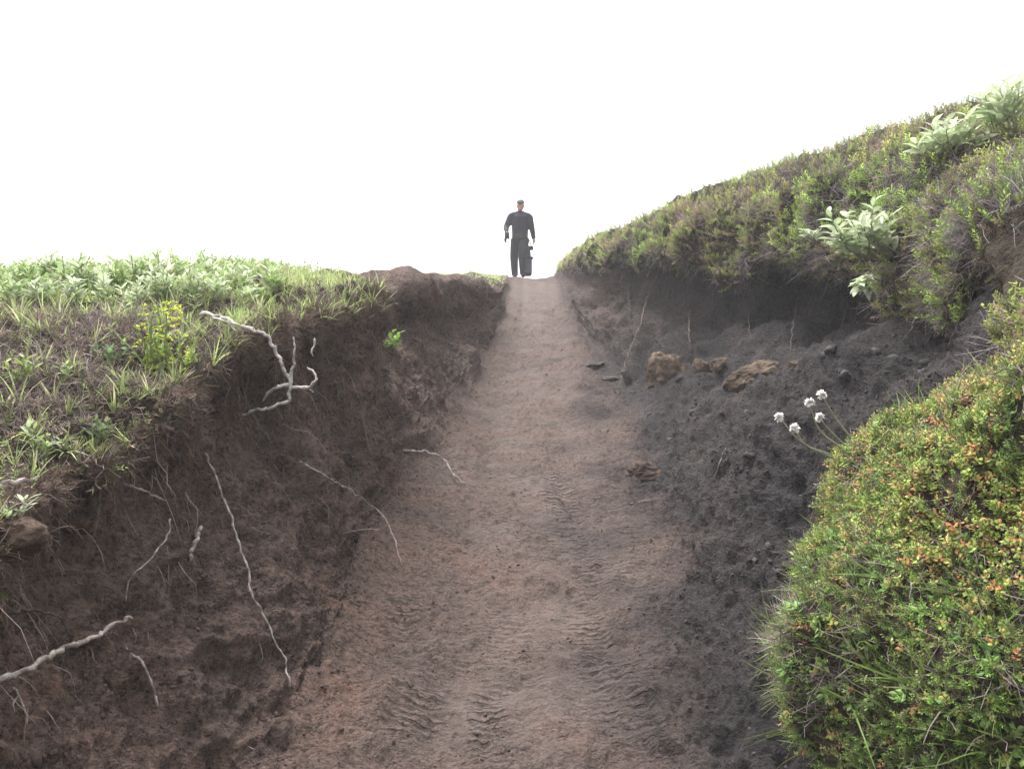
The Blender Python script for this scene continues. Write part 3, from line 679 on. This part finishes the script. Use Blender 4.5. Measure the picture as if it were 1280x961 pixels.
root('exposed_root', 'thin straight rootlet just left of the broken stub', [(222,642),(228,665),(230,688)], .003, .002, M_ROOTB, .015)
root('exposed_root', 'brown root arching into the fibrous clod at lower left', [(-20,750),(5,760),(30,763),(52,764),(75,775),(92,797)], .008, .003, M_ROOTB, .03)
root('exposed_root', 'pale root pointing down right of the fibrous clod', [(155,808),(177,828),(190,854),(198,882)], .006, .005, M_ROOT, .02,
     branches=[([(165,784),(170,795),(168,803)], .003, .002, [.01]*3)])
root('exposed_root', 'small straight rootlet left of where the longest root starts', [(236,615),(250,619),(263,624)], .004, .003, M_ROOTB, .015)
root('exposed_root', 'hooked thin root right beside the top of the longest root', [(270,562),(284,576),(294,594),(293,606),(281,612)], .0045, .003, M_ROOTB, .025)
root('exposed_root', 'forked thin root hanging near the bottom left corner', [(14,852),(24,868),(31,886),(32,905)], .004, .0025, M_ROOT, .015,
     branches=[([(24,868),(18,878),(17,890)], .003, .0015, [.015]*3)])
root('exposed_root', 'thin root hanging straight below the large twisted root', [(331,510),(338,530),(344,548),(352,562)], .004, .002, M_ROOTB, .03)
root('exposed_root', 'slender root arching right under the yellow flowers', [(196,484),(215,478),(232,468),(240,458)], .003, .002, M_ROOTB, .03)
root('exposed_root', 'thin branching root sliding down the wall beneath the yellow flowers', [(300,452),(312,470),(325,490),(333,512)], .0035, .002, M_ROOTB, .03)
# right bank
root('hanging_root', 'tallest pale root bowing down from the right turf beside the ochre rock', [(832,330),(818,352),(806,382),(798,412),(786,440),(777,470),(774,490)], .012, .007, M_ROOTB, .03)
root('hanging_root', 'straight pale root hanging just above the ochre rock', [(862,388),(861,408),(862,428),(862,440)], .012, .006, M_ROOTB, .05)
root('hanging_root', 'thin root hanging over the middle of the dark undercut', [(997,372),(994,392),(990,415),(988,440)], .008, .005, M_ROOTB, .06)
root('hanging_root', 'looped thin root in the left part of the dark undercut', [(937,378),(936,402),(939,420),(950,427),(962,423)], .006, .004, M_ROOTB, .08)
root('hanging_root', 'thin root hanging near the right end of the dark undercut', [(1060,375),(1055,395),(1050,415)], .006, .004, M_ROOTB, .06)
root('hanging_root', 'thin root left of the tallest hanging root', [(786,352),(786,370),(788,395)], .009, .006, M_ROOTB, .05)
for i, (pts, lab) in enumerate([
    ([(1166,352),(1156,378),(1142,402),(1132,424)], 'leftmost root of the fan below the right shrub clump'),
    ([(1172,352),(1170,380),(1166,405),(1160,425)], 'second root from the left in the fan below the right shrub clump'),
    ([(1184,350),(1182,375),(1183,400)], 'upright middle root of the fan below the right shrub clump'),
    ([(1190,348),(1197,368),(1202,392)], 'root of the fan leaning right beside the bare earth patch'),
    ([(1215,338),(1204,352),(1190,366),(1176,382)], 'slanting root crossing the fan below the right shrub clump')]):
    root('hanging_root', lab, pts, .008, .004, M_ROOTB, .04, group='fan of roots below the right shrub clump')
root('stick', 'thin pale stick standing on the dark right slope', [(893,596),(899,578),(907,558)], .0035, .002, M_ROOT, .02, cat='stick')
root('stick', 'thin straw lying on the reddish patch right of the path', [(788,629),(806,625),(824,621)], .003, .002, M_ROOT, .01, cat='stick')

# ------------------------------------------------------------------ rocks and clods
def rock(name, label, px, py, size, mat, seed, squash=(1, .8, .75), sinkf=.3, cat='rock', tilt=0, group=None, ang=.22):
    p, n_ = hit(px, py)
    nu, nv = 40, 56; th = np.linspace(0.001, math.pi - .001, nu)[:, None]; ph = np.linspace(0, 2*math.pi, nv, endpoint=False)[None]
    d = np.stack([np.sin(th)*np.cos(ph), np.sin(th)*np.sin(ph), np.cos(th)*np.ones_like(ph)], -1)
    # chipped facets: clip the ball by random planes, then roughen
    r = np.ones(d.shape[:2]); g = np.random.default_rng(seed)
    for _ in range(14):
        q = g.normal(size=3); q /= np.linalg.norm(q); dd = (d * q).sum(-1); lim = g.uniform(.62, .9)
        r = np.where(dd > 1e-3, np.minimum(r, lim / np.maximum(dd, 1e-3)), r)
    r = r + ang * .9 * fbm(d, .6, 4, off=seed * 3.1) * .5 + .08 * fbm(d, .2, 4, .6, off=seed) - .05 * ridged(d, .4, 3, off=seed)
    V = d * r[..., None] * np.array(squash) * size
    c, s = math.cos(tilt), math.sin(tilt); V = V @ np.array([[c, 0, -s], [0, 1, 0], [s, 0, c]]).T
    ctr = p + np.array([0, 0, size * squash[2] * (1 - 2 * sinkf) * .5])
    o = mesh_np(name, V.reshape(-1, 3) + ctr, grid_quads(nu, nv, True)[:, ::-1], mat, origin=ctr)
    return tag(o, label, cat, group)
rock('rock', 'biggest ochre brown rock at the foot of the right bank', 832, 474, .235, M_ROCK, 1, (.85, .8, 1.0), .38)
rock('rock', 'long flat ochre rock lying in the undercut', 948, 465, .26, M_ROCK, 2, (1.0, .6, .42), .75, tilt=.25)
rock('rock', 'small round brown rock standing just right of the biggest rock', 877, 462, .09, M_ROCK, 3, (.8, .8, 1.0))
rock('rock', 'small pale brown rock between the small round one and the long flat one', 900, 458, .10, M_ROCK, 4, (1, .8, .8))
rock('rock', 'tall pointed pale stone leaning left of the biggest ochre rock', 784, 478, .12, M_GREYROCK, 5, (.42, .5, 1.0), .2, tilt=.35)
rock('rock', 'pale flat stone at the right foot of the path before the trench narrows', 744, 457, .11, M_GREYROCK, 6, (1, .7, .45), .3)
rock('rock', 'low wide stone just in front of the pointed pale stone', 762, 474, .10, M_GREYROCK, 7, (1.1, .7, .3), .3)
rock('rock', 'small pebble at the right end of the long flat rock', 993, 458, .045, M_ROCK, 9)
rock('clod', 'square fibrous clod of earth under the turf at the left edge', 22, 680, .085, M_CLOD, 10, (1, .8, .7), .35, cat='clod')
rock('clod', 'flat reddish clod caught on the thick grey root at lower left', 97, 803, .062, M_CLOD, 11, (1, .6, .42), -.1, cat='clod')
rock('clod', 'small reddish clod stuck to the wall below the thick grey root', 146, 857, .042, M_CLOD, 12, (.9, .8, 1), .35, cat='clod')
rock('clod', 'large brown clod on the lower left wall above the root clod', 95, 655, .05, M_CLOD, 14, (1.2, .8, .8), .4, cat='clod')
rock('clod', 'reddish crumbly clod beside the path on the right slope', 806, 590, .13, M_CLOD, 15, (1, .9, .6), .6, cat='clod')

# ------------------------------------------------------------------ plants that stand out
def leaf_blade(base, d, L, W, col, curl=.3, wave=.0):
    """a leaf with a folded midrib: 3 x 7 grid"""
    d = unit(d); s = unit(np.cross(d, up3) + rvec(.15)); n_ = np.cross(s, d); t = np.linspace(0, 1, 7)
    mid = base + d[None] * (L * t)[:, None] - n_[None] * (-curl * L * t**2)[:, None] * -1
    wd = W * .5 * np.sin(np.pi * np.clip(t * .93 + .05, 0, 1)) ** .8
    lft = mid + s * wd[:, None] + n_ * (wd * .35)[:, None]; rgt = mid - s * wd[:, None] + n_ * (wd * .35)[:, None]
    V = np.stack([lft, mid, rgt], 1).reshape(-1, 3); C = np.repeat(np.array(col)[None] * rnd(.85, 1.2), len(V), 0).reshape(7, 3, 3)
    C[:, 1] *= 1.15; return V, grid_quads(7, 3), C.reshape(-1, 3)
def leafy_plant(name, label, base, nrm, size, stems, leaves, leaf, cols, group=None, spread=.7, cat='plant', upw=1.0):
    e = empty(name, base); tag(e, label, cat, group); st, lf = [], []
    for k in range(stems):
        d = unit(up3 * upw + nrm * .5 + np.array([rnd(-1, 1), rnd(-1, 1), 0]) * spread); L = size * rnd(.6, 1.1); q = np.array([rnd(-1, 1), rnd(-1, 1), 0]) * size * .35 * spread
        pts = [q - nrm * .02]
        for _ in range(4): d = unit(d + rvec(.12) + up3 * .1); pts.append(pts[-1] + d * L / 4)
        pp = smooth_path(np.array(pts), 16); V, Q = tube_np(pp, np.linspace(size * .018, size * .010, 16), 5); st.append((V, Q, (.26, .28, .16)))
        for m_ in range(leaves):
            t = .2 + .8 * (m_ + .9) / leaves; p = pp[int(t * 15)]; a = m_ * 2.4 + k; rd = np.array([math.cos(a), math.sin(a), 0])
            dd = unit(rd * rnd(.7, 1.1) + d * rnd(.5, 1.1)); l = leaf[0] * rnd(.75, 1.2) * (1.1 - .35 * t)
            lf.append(leaf_blade(p, dd, l, leaf[1] * l / leaf[0] * rnd(.85, 1.15), random.choice(cols), rnd(-.1, .35)))
    V, Q, C = merge(st); mesh_np('stem', V, Q, M_TWIG, parent=e, tint=C)
    V, Q, C = merge(lf); mesh_np('leaves', V, Q, M_LEAF, parent=e, tint=C)
    return e
WIL = [(.48, .54, .36), (.56, .60, .46), (.38, .47, .26), (.52, .58, .40)]
def on(px, py, bv=None):
    p, n_ = hit(px, py, bv); return p, n_
for px, py, size, stems, lv, lf_, lab, sp, uw in [
    (1112, 318, .36, 20, 9, (.11, .048), 'large silvery willow hanging over the right end of the undercut', .9, 1.1),
    (1094, 338, .17, 7, 7, (.095, .045), 'small pale willow dangling alone below the large silvery one', .5, -1.2),
    (1028, 305, .15, 6, 7, (.075, .032), 'tiny silvery willow in the heather left of the large silvery willow', .9, .8),
    (1188, 196, .21, 14, 8, (.10, .036), 'pale willow spreading low on the heather near the skyline', 1.3, .7),
    (1268, 170, .24, 14, 8, (.12, .042), 'tall pale willow rising on the skyline at the right edge', .8, .9)]:
    p, n_ = on(px, py); leafy_plant('willow_shrub', lab, p + n_ * .07 - unit(p) * .06, n_ * 2 - unit(p), size, stems, lv, lf_, WIL, 'willows on the right bank', sp, cat='shrub', upw=uw)
p, n_ = on(1195, 330)
leafy_plant('bilberry_bush', 'yellow green leafy clump at the edge of the bare earth on the right bank', p, n_, .20, 12, 9, (.04, .02), [(.20, .24, .03), (.28, .30, .05), (.14, .18, .03)], None, .8, cat='shrub')
# left side
YG = [(.30, .42, .05), (.20, .33, .06), (.26, .38, .10)]
def flower_plant():
    p, n_ = on(205, 470); e = leafy_plant('yellow_flower', 'yellow flowering herb trailing over the left turf edge', p, n_ * .2, .26, 12, 9, (.035, .014), YG, None, .5, cat='flower')
    for k in range(80):
        fl = []; c = np.array([rnd(-.09, .09), rnd(-.10, .04), rnd(.0, .28)])
        for m_ in range(5):
            a = m_ * 1.2566 + k; d = np.array([math.cos(a), math.sin(a) - .4, rnd(-.3, 1.2)]); fl.append(leaf_blade(c, d, .013, .009, (.52, .56, .06), .2))
        V, Q, C = merge(fl); mesh_np('flower_head', V, Q, M_LEAF, parent=e, tint=C)
flower_plant()
HERB = [(.28, .38, .14), (.36, .46, .20), (.42, .50, .30), (.22, .31, .10)]
for px, py, size, stems, lv, lf_, lab, cols_ in [
    (25, 655, .07, 4, 5, (.05, .014), 'small pale rosette on top of the square clod at the left edge', WIL),
    (60, 575, .12, 7, 7, (.045, .015), 'lush green herb on the turf edge above the left clod', HERB),
    (140, 452, .09, 6, 6, (.04, .018), 'bluish green leaf tuft on the bare patch left of the yellow flowers', [(.14, .24, .10), (.18, .28, .13)]),
    (28, 480, .11, 6, 6, (.05, .016), 'yellowish herb half way up the left turf at the picture edge', [(.26, .34, .08), (.22, .30, .09)]),
    (120, 555, .10, 8, 6, (.03, .013), 'grey green herb mat hanging over the left wall', [(.15, .22, .09), (.20, .27, .12)]),
    (490, 440, .16, 5, 6, (.06, .035), 'single bright green tuft growing on the bare slope left of the path', [(.16, .32, .04), (.22, .38, .06)]),
    (232, 462, .12, 5, 6, (.035, .015), 'yellow green sprig dangling over the dark hollow below the yellow flowers', YG),
    (85, 472, .07, 4, 5, (.035, .014), 'little green sprout among the dead twigs of the left turf', HERB)]:
    p, n_ = on(px, py); leafy_plant('herb', lab, p, n_, size, stems, lv, lf_, cols_, None, .7)
g_l = 'leafy plants crowding the left crest'
for k in range(44):
    px = -10 + k * 8.2 + rnd(-5, 5); py = 368 + rnd(-16, 16)
    p, n_ = on(px, min(py, 392))
    if p is None or p[1] > 9: continue
    leafy_plant('crest_herb', 'upright pale green leafy plant crowded among others on the left crest', p, n_, rnd(.12, .24) * (1 if px < 250 else .75), 5, 9, (.07, .02), random.choice([HERB, HERB, WIL]), g_l, .5)

# white flowers nodding beside the hummock
def white_flower(label, bx, by, tx, ty, depth, mid):
    q = lambda x, y, Y: np.array([(x - 640) / F0 * Y, Y, (480 - y) / F0 * Y])
    pts = [q(bx, by, depth), q(mid[0], mid[1], depth - .02), q(tx, ty, depth - .06)]
    e = empty('white_flower', pts[0]); tag(e, label, 'flower', 'white flowers by the hummock')
    path = smooth_path(pts, 16); V, Q = tube_np(path, np.linspace(.0028, .0018, 16), 6); mesh_np('stem', V, Q, M_LEAF, parent=e, tint=np.tile((.36, .37, .26), (len(V), 1)), origin=pts[0])
    c = pts[2]; d0 = unit(path[-1] - path[-3] + np.array([0, -.01, .01])); fl = []
    for k in range(70):
        d = unit(d0 * rnd(.0, 1.0) + rvec(.6)); fl.append(leaf_blade(c + d * .005 - pts[0], d, rnd(.007, .012), .010, (.82, .80, .79), .2))
    V, Q, C = merge(fl); mesh_np('petals', V, Q, M_LEAF, parent=e, tint=C)
    th = np.linspace(.1, 3.0, 6)[:, None]; ph = np.linspace(0, 6.283, 8, endpoint=False)[None]
    dd = np.stack([np.sin(th)*np.cos(ph), np.sin(th)*np.sin(ph), np.cos(th)*np.ones_like(ph)], -1).reshape(-1, 3) * .007
    mesh_np('calyx', dd + c - pts[0] - d0 * .004, grid_quads(6, 8, True)[:, ::-1], M_LEAF, parent=e, tint=np.tile((.34, .26, .20), (len(dd), 1)))
white_flower('leftmost white flower head on its own curved stem', 1042, 572, 974, 521, 2.35, (1002, 552))
white_flower('low white flower head between the leftmost one and the upright pair', 1040, 568, 993, 535, 2.33, (1008, 556))
white_flower('white flower head just left of the topmost, on an upright stem', 1052, 560, 1012, 503, 2.3, (1024, 536))
white_flower('topmost white flower head leaning over the dark slope', 1062, 545, 1027, 493, 2.3, (1042, 518))
white_flower('smallest white flower head tucked behind the upright pair', 1056, 556, 1024, 521, 2.42, (1038, 538))
#PLANTS_END

# ------------------------------------------------------------------ the walker on the crest
M_SKIN = simple_mat('skin', (.42, .24, .17), (.48, .28, .20), 20, .6, 0)
M_JACKET = simple_mat('dark_jacket', (.010, .009, .020), (.022, .020, .040), 25, .8, .004, 18)
M_TROUSER = simple_mat('dark_trousers', (.012, .010, .016), (.024, .020, .032), 25, .85, .004, 18)
M_BOOT = simple_mat('black_boots', (.012, .012, .012), (.03, .028, .026), 40, .6, 0)
M_CAP = simple_mat('grey_cap', (.08, .09, .085), (.13, .14, .13), 30, .9, 0)
M_BAG = simple_mat('blue_grey_bag', (.035, .042, .065), (.05, .06, .09), 20, .8, .004, 25)
M_STRAP = simple_mat('pale_strap', (.10, .10, .12), (.15, .15, .17), 20, .8, 0)
M_HAIR = simple_mat('hair', (.02, .015, .012), (.04, .03, .02), 60, .8, 0)
def ell(c, r, nu=14, nv=18):
    th = np.linspace(.01, math.pi - .01, nu)[:, None]; ph = np.linspace(0, 2*math.pi, nv, endpoint=False)[None]
    d = np.stack([np.sin(th)*np.cos(ph), np.sin(th)*np.sin(ph), np.cos(th)*np.ones_like(ph)], -1).reshape(-1, 3)
    return d * np.array(r) + np.array(c), grid_quads(nu, nv, True)[:, ::-1]
def limb(pts, rad, n=20, sides=14, flat=1.0):
    pp = smooth_path(pts, n); rr = np.interp(np.linspace(0, 1, n), np.linspace(0, 1, len(rad)), rad)
    V, Q = tube_np(pp, rr, sides)
    if flat != 1.0:
        c = np.repeat(pp, sides, 0); c = np.vstack([c, np.repeat(pp[:1], sides, 0), np.repeat(pp[-1:], sides, 0)]); d = V - c; d[:, 1] *= flat; V = c + d
    return V, Q
def fused(name, parts, mat, parent, voxel):
    V, Q = merge(parts); o = mesh_np(name, V, Q, mat, parent=parent)
    r = o.modifiers.new('remesh', 'REMESH'); r.mode = 'VOXEL'; r.voxel_size = voxel; r.use_smooth_shade = True
    s = o.modifiers.new('smooth', 'SMOOTH'); s.iterations = 2; s.factor = .5
    return o
px_, Yp = 649, 18.0
px_ = 650; base = down((px_ - 640) / F0 * Yp, Yp); base[2] = min(down(base[0] + q_, Yp - w_)[2] for q_ in (-.12, .07) for w_ in (0, .15)) + .01
man = empty('person', (base[0], base[1], base[2]))
tag(man, 'walker in dark jacket, trousers and grey cap coming down over the crest of the path', 'person')
# local frame: x right in the photograph, -y towards the camera, z up; head bowed towards the path
# hands: palm plus five bent fingers
def hand(wrist, d, side, fwd):
    d = unit(np.array(d, float)); side = unit(np.array(side, float)); fwd = np.array(fwd, float); out_ = []
    palm = [wrist, wrist + d * .045, wrist + d * .085]; out_.append(limb(np.array(palm), [.026, .038, .036], 8, 10))
    for k, (o_, l) in enumerate([(-.027, .068), (-.009, .078), (.009, .074), (.027, .058)]):
        r = wrist + d * .075 + side * o_
        out_.append(limb(np.array([r, r + d * l * .45 + fwd * .006, r + d * l * .8 + fwd * .022, r + d * l * .9 + fwd * .040]), [.010, .0095, .0085, .007], 10, 8))
    r = wrist + d * .025 - side * .024
    out_.append(limb(np.array([r, r + d * .028 - side * .02 + fwd * .012, r + d * .055 - side * .022 + fwd * .026]), [.012, .011, .009], 8, 8))
    return out_
A_ = np.array
hipL, hipR = A_([-.09, 0, .88]), A_([.09, 0, .88])
kneeL, kneeR = A_([-.13, -.05, .47]), A_([.055, -.18, .50])
ankL, ankR = A_([-.115, .05, .09]), A_([.07, -.06, .10])
shL, shR = A_([-.19, -.02, 1.39]), A_([.20, -.02, 1.37])
elL, elR = A_([-.31, -.02, 1.15]), A_([.27, .02, 1.12])
wrL, wrR = A_([-.30, -.20, 1.00]), A_([.31, -.06, .88])
neck = A_([0, -.02, 1.50]); headc = A_([.01, -.11, 1.615])
body = [limb(A_([[0, 0, .86], [0, 0, 1.0], [0, 0, 1.2], [0, -.01, 1.40], [0, -.02, 1.47]]), [.14, .13, .145, .16, .07], 20, 18, .7),
        limb(A_([neck - [0, 0, .07], neck, headc]), [.062, .056, .055], 8, 12), ell(headc, (.078, .098, .118), 22, 28),
        ell(headc + A_([0, -.088, -.015]), (.013, .024, .028)), ell(headc + A_([0, -.052, -.085]), (.042, .045, .03)),
        ell(headc + A_([-.079, 0, -.01]), (.012, .02, .032)), ell(headc + A_([.079, 0, -.01]), (.012, .02, .032)),
        limb(A_([shL, elL, wrL]), [.055, .043, .028], 18, 12), limb(A_([shR, elR, wrR]), [.055, .043, .028], 18, 12),
        limb(A_([hipL, kneeL, ankL]), [.085, .058, .038], 18, 12), limb(A_([hipR, kneeR, ankR]), [.085, .058, .038], 18, 12)]
body += hand(wrL, A_([.10, -.5, -.6]), A_([.9, .1, .1]), A_([0, 0.3, -.8])) + hand(wrR, A_([.05, -.15, -1.]), A_([.1, -1, 0]), A_([-1., 0, 0]))
bd = fused('body', body, M_SKIN, man, .007)
fused('jacket', [limb(A_([[0, 0, .84], [0, 0, .98], [0, 0, 1.2], [0, -.01, 1.38], [0, -.02, 1.46], [0, -.02, 1.51]]), [.19, .18, .19, .20, .13, .08], 26, 22, .75),
       limb(A_([[-.04, -.01, 1.43], shL, (shL + elL) / 2, elL, (elL + wrL) / 2, wrL]), [.08, .085, .078, .066, .055, .045], 26, 14),
       limb(A_([[.04, -.01, 1.43], shR, (shR + elR) / 2, elR, (elR + wrR) / 2, wrR]), [.08, .085, .078, .066, .055, .045], 26, 14)], M_JACKET, man, .012)
fused('trousers', [limb(A_([[0, 0, .80], [0, 0, .95]]), [.15, .165], 8, 18, .75), limb(A_([hipL, kneeL, ankL - [0, 0, .02]]), [.12, .094, .070], 24, 14),
       limb(A_([hipR, kneeR, ankR - [0, 0, .02]]), [.125, .098, .072], 24, 14)], M_TROUSER, man, .012)
for a in (ankL, ankR):
    fused('boot', [limb(A_([a + [0, .0, .06], a, a + [0, .0, -.04]]), [.055, .052, .05], 8, 12), limb(A_([a + [0, .05, -.045], a + [0, -.07, -.045], a + [0, -.17, -.055]]), [.045, .048, .035], 12, 12)], M_BOOT, man, .010)
fused('hair', [ell(headc + A_([0, .022, .0]), (.084, .088, .105), 16, 20)], M_HAIR, man, .01)
cap = fused('cap', [ell(headc + A_([0, -.005, .07]), (.088, .105, .065), 16, 20), limb(A_([headc + [0, -.06, .055], headc + [0, -.12, .042], headc + [0, -.155, .025]]), [.055, .05, .02], 8, 14)], M_CAP, man, .01)
for s in (-1, 1):
    V, Q = ell(headc + A_([s * .030, -.090, .008]), (.014, .008, .009), 8, 10); mesh_np('eye', V, Q, M_BOOT, parent=man)
V, Q = ell(headc + A_([0, -.096, -.058]), (.024, .006, .006), 8, 10); mesh_np('mouth', V, Q, simple_mat('lips', (.30, .12, .10), (.33, .14, .12), 20, .6, 0), parent=man)
def place(name, label, cat, parts, locs, mats, names):
    e = empty(name, tuple(base + np.array(locs))); tag(e, label, cat)
    for prt, m_, nm in zip(parts, mats, names): V, Q = merge(prt); mesh_np(nm, V - np.array(locs), Q, m_, parent=e)
    return e
def rbox(c, s, r=.02):
    """rounded box as a superellipsoid"""
    th = np.linspace(.01, math.pi - .01, 16)[:, None]; ph = np.linspace(0, 2*math.pi, 24, endpoint=False)[None]
    f = lambda v: np.sign(v) * np.abs(v) ** .35
    d = np.stack([f(np.sin(th)) * f(np.cos(ph)), f(np.sin(th)) * f(np.sin(ph)), f(np.cos(th)) * np.ones_like(ph)], -1).reshape(-1, 3)
    return d * np.array(s) / 2 + np.array(c), grid_quads(16, 24, True)[:, ::-1]
place('pouch', 'dark pouch bag worn round the waist of the walker', 'bag', [[rbox((-.04, -.15, .92), (.28, .09, .13))], [limb(A_([[-.17, -.09, 1.0], [0, -.155, 1.015], [.17, -.09, 1.0]]), [.012, .012, .012], 12, 6)]], (0, -.17, .9), [M_BOOT, M_TROUSER], ['bag_body', 'belt'])
place('camera', 'black camera hanging on a pale strap at the right of the walker', 'camera', [[rbox((.245, -.13, .66), (.10, .07, .09)), limb(A_([[.245, -.16, .66], [.245, -.22, .655]]), [.032, .030], 6, 14)], [limb(A_([[.13, -.14, .97], [.20, -.17, .84], [.235, -.15, .76], [.245, -.13, .70]]), [.010]*4, 14, 6)]], (.245, -.13, .66), [M_BOOT, M_STRAP], ['camera_body', 'strap'])
place('gloves', 'dark gloves bundled in the hand at the left of the walker', 'gloves', [[rbox((-.29, -.27, .92), (.10, .10, .13)), limb(A_([[-.30, -.27, .88], [-.33, -.27, .82], [-.31, -.27, .76]]), [.035, .03, .018], 8, 8), limb(A_([[-.27, -.27, .88], [-.24, -.27, .84]]), [.03, .02], 6, 8)]], (-.29, -.27, .9), [M_BOOT], ['glove_pair'])
place('shoulder_bag', 'blue grey bag hanging against the lower leg of the walker', 'bag', [[rbox((.15, -.02, .26), (.24, .18, .42)), rbox((.17, -.13, .2), (.17, .06, .2)), limb(A_([[.14, 0, .45], [.15, .02, .6], [.13, .03, .78]]), [.11, .09, .06], 12, 14)], [rbox((.17, -.025, .45), (.25, .19, .06))]], (.17, 0, .1), [M_BAG, M_BOOT], ['bag_body', 'flap'])

# ------------------------------------------------------------------ thin mist, added mostly to imitate lens glare over the crest
hz_m = bpy.data.materials.new('glare_haze'); hz_m.use_nodes = True; hn = hz_m.node_tree; hn.nodes.clear()
ho = hn.nodes.new('ShaderNodeOutputMaterial'); pv = hn.nodes.new('ShaderNodeVolumePrincipled')
pv.inputs['Color'].default_value = (.96, .96, .98, 1); pv.inputs['Density'].default_value = GLARE_HAZE
hn.links.new(pv.outputs[0], ho.inputs['Volume'])
hv = np.array([[x, y, z] for z in (-7.5, 7.0) for x, y in ((-34, -13), (40, -13), (40, 61.5), (-34, 61.5))], float)
hq = np.array([[3, 2, 1, 0], [4, 5, 6, 7], [0, 1, 5, 4], [1, 2, 6, 5], [2, 3, 7, 6], [3, 0, 4, 7]])
tag(mesh_np('glare_haze', hv, hq, hz_m, smooth=False), 'thin pale veil of mist added to imitate lens glare', None, None, 'stuff')
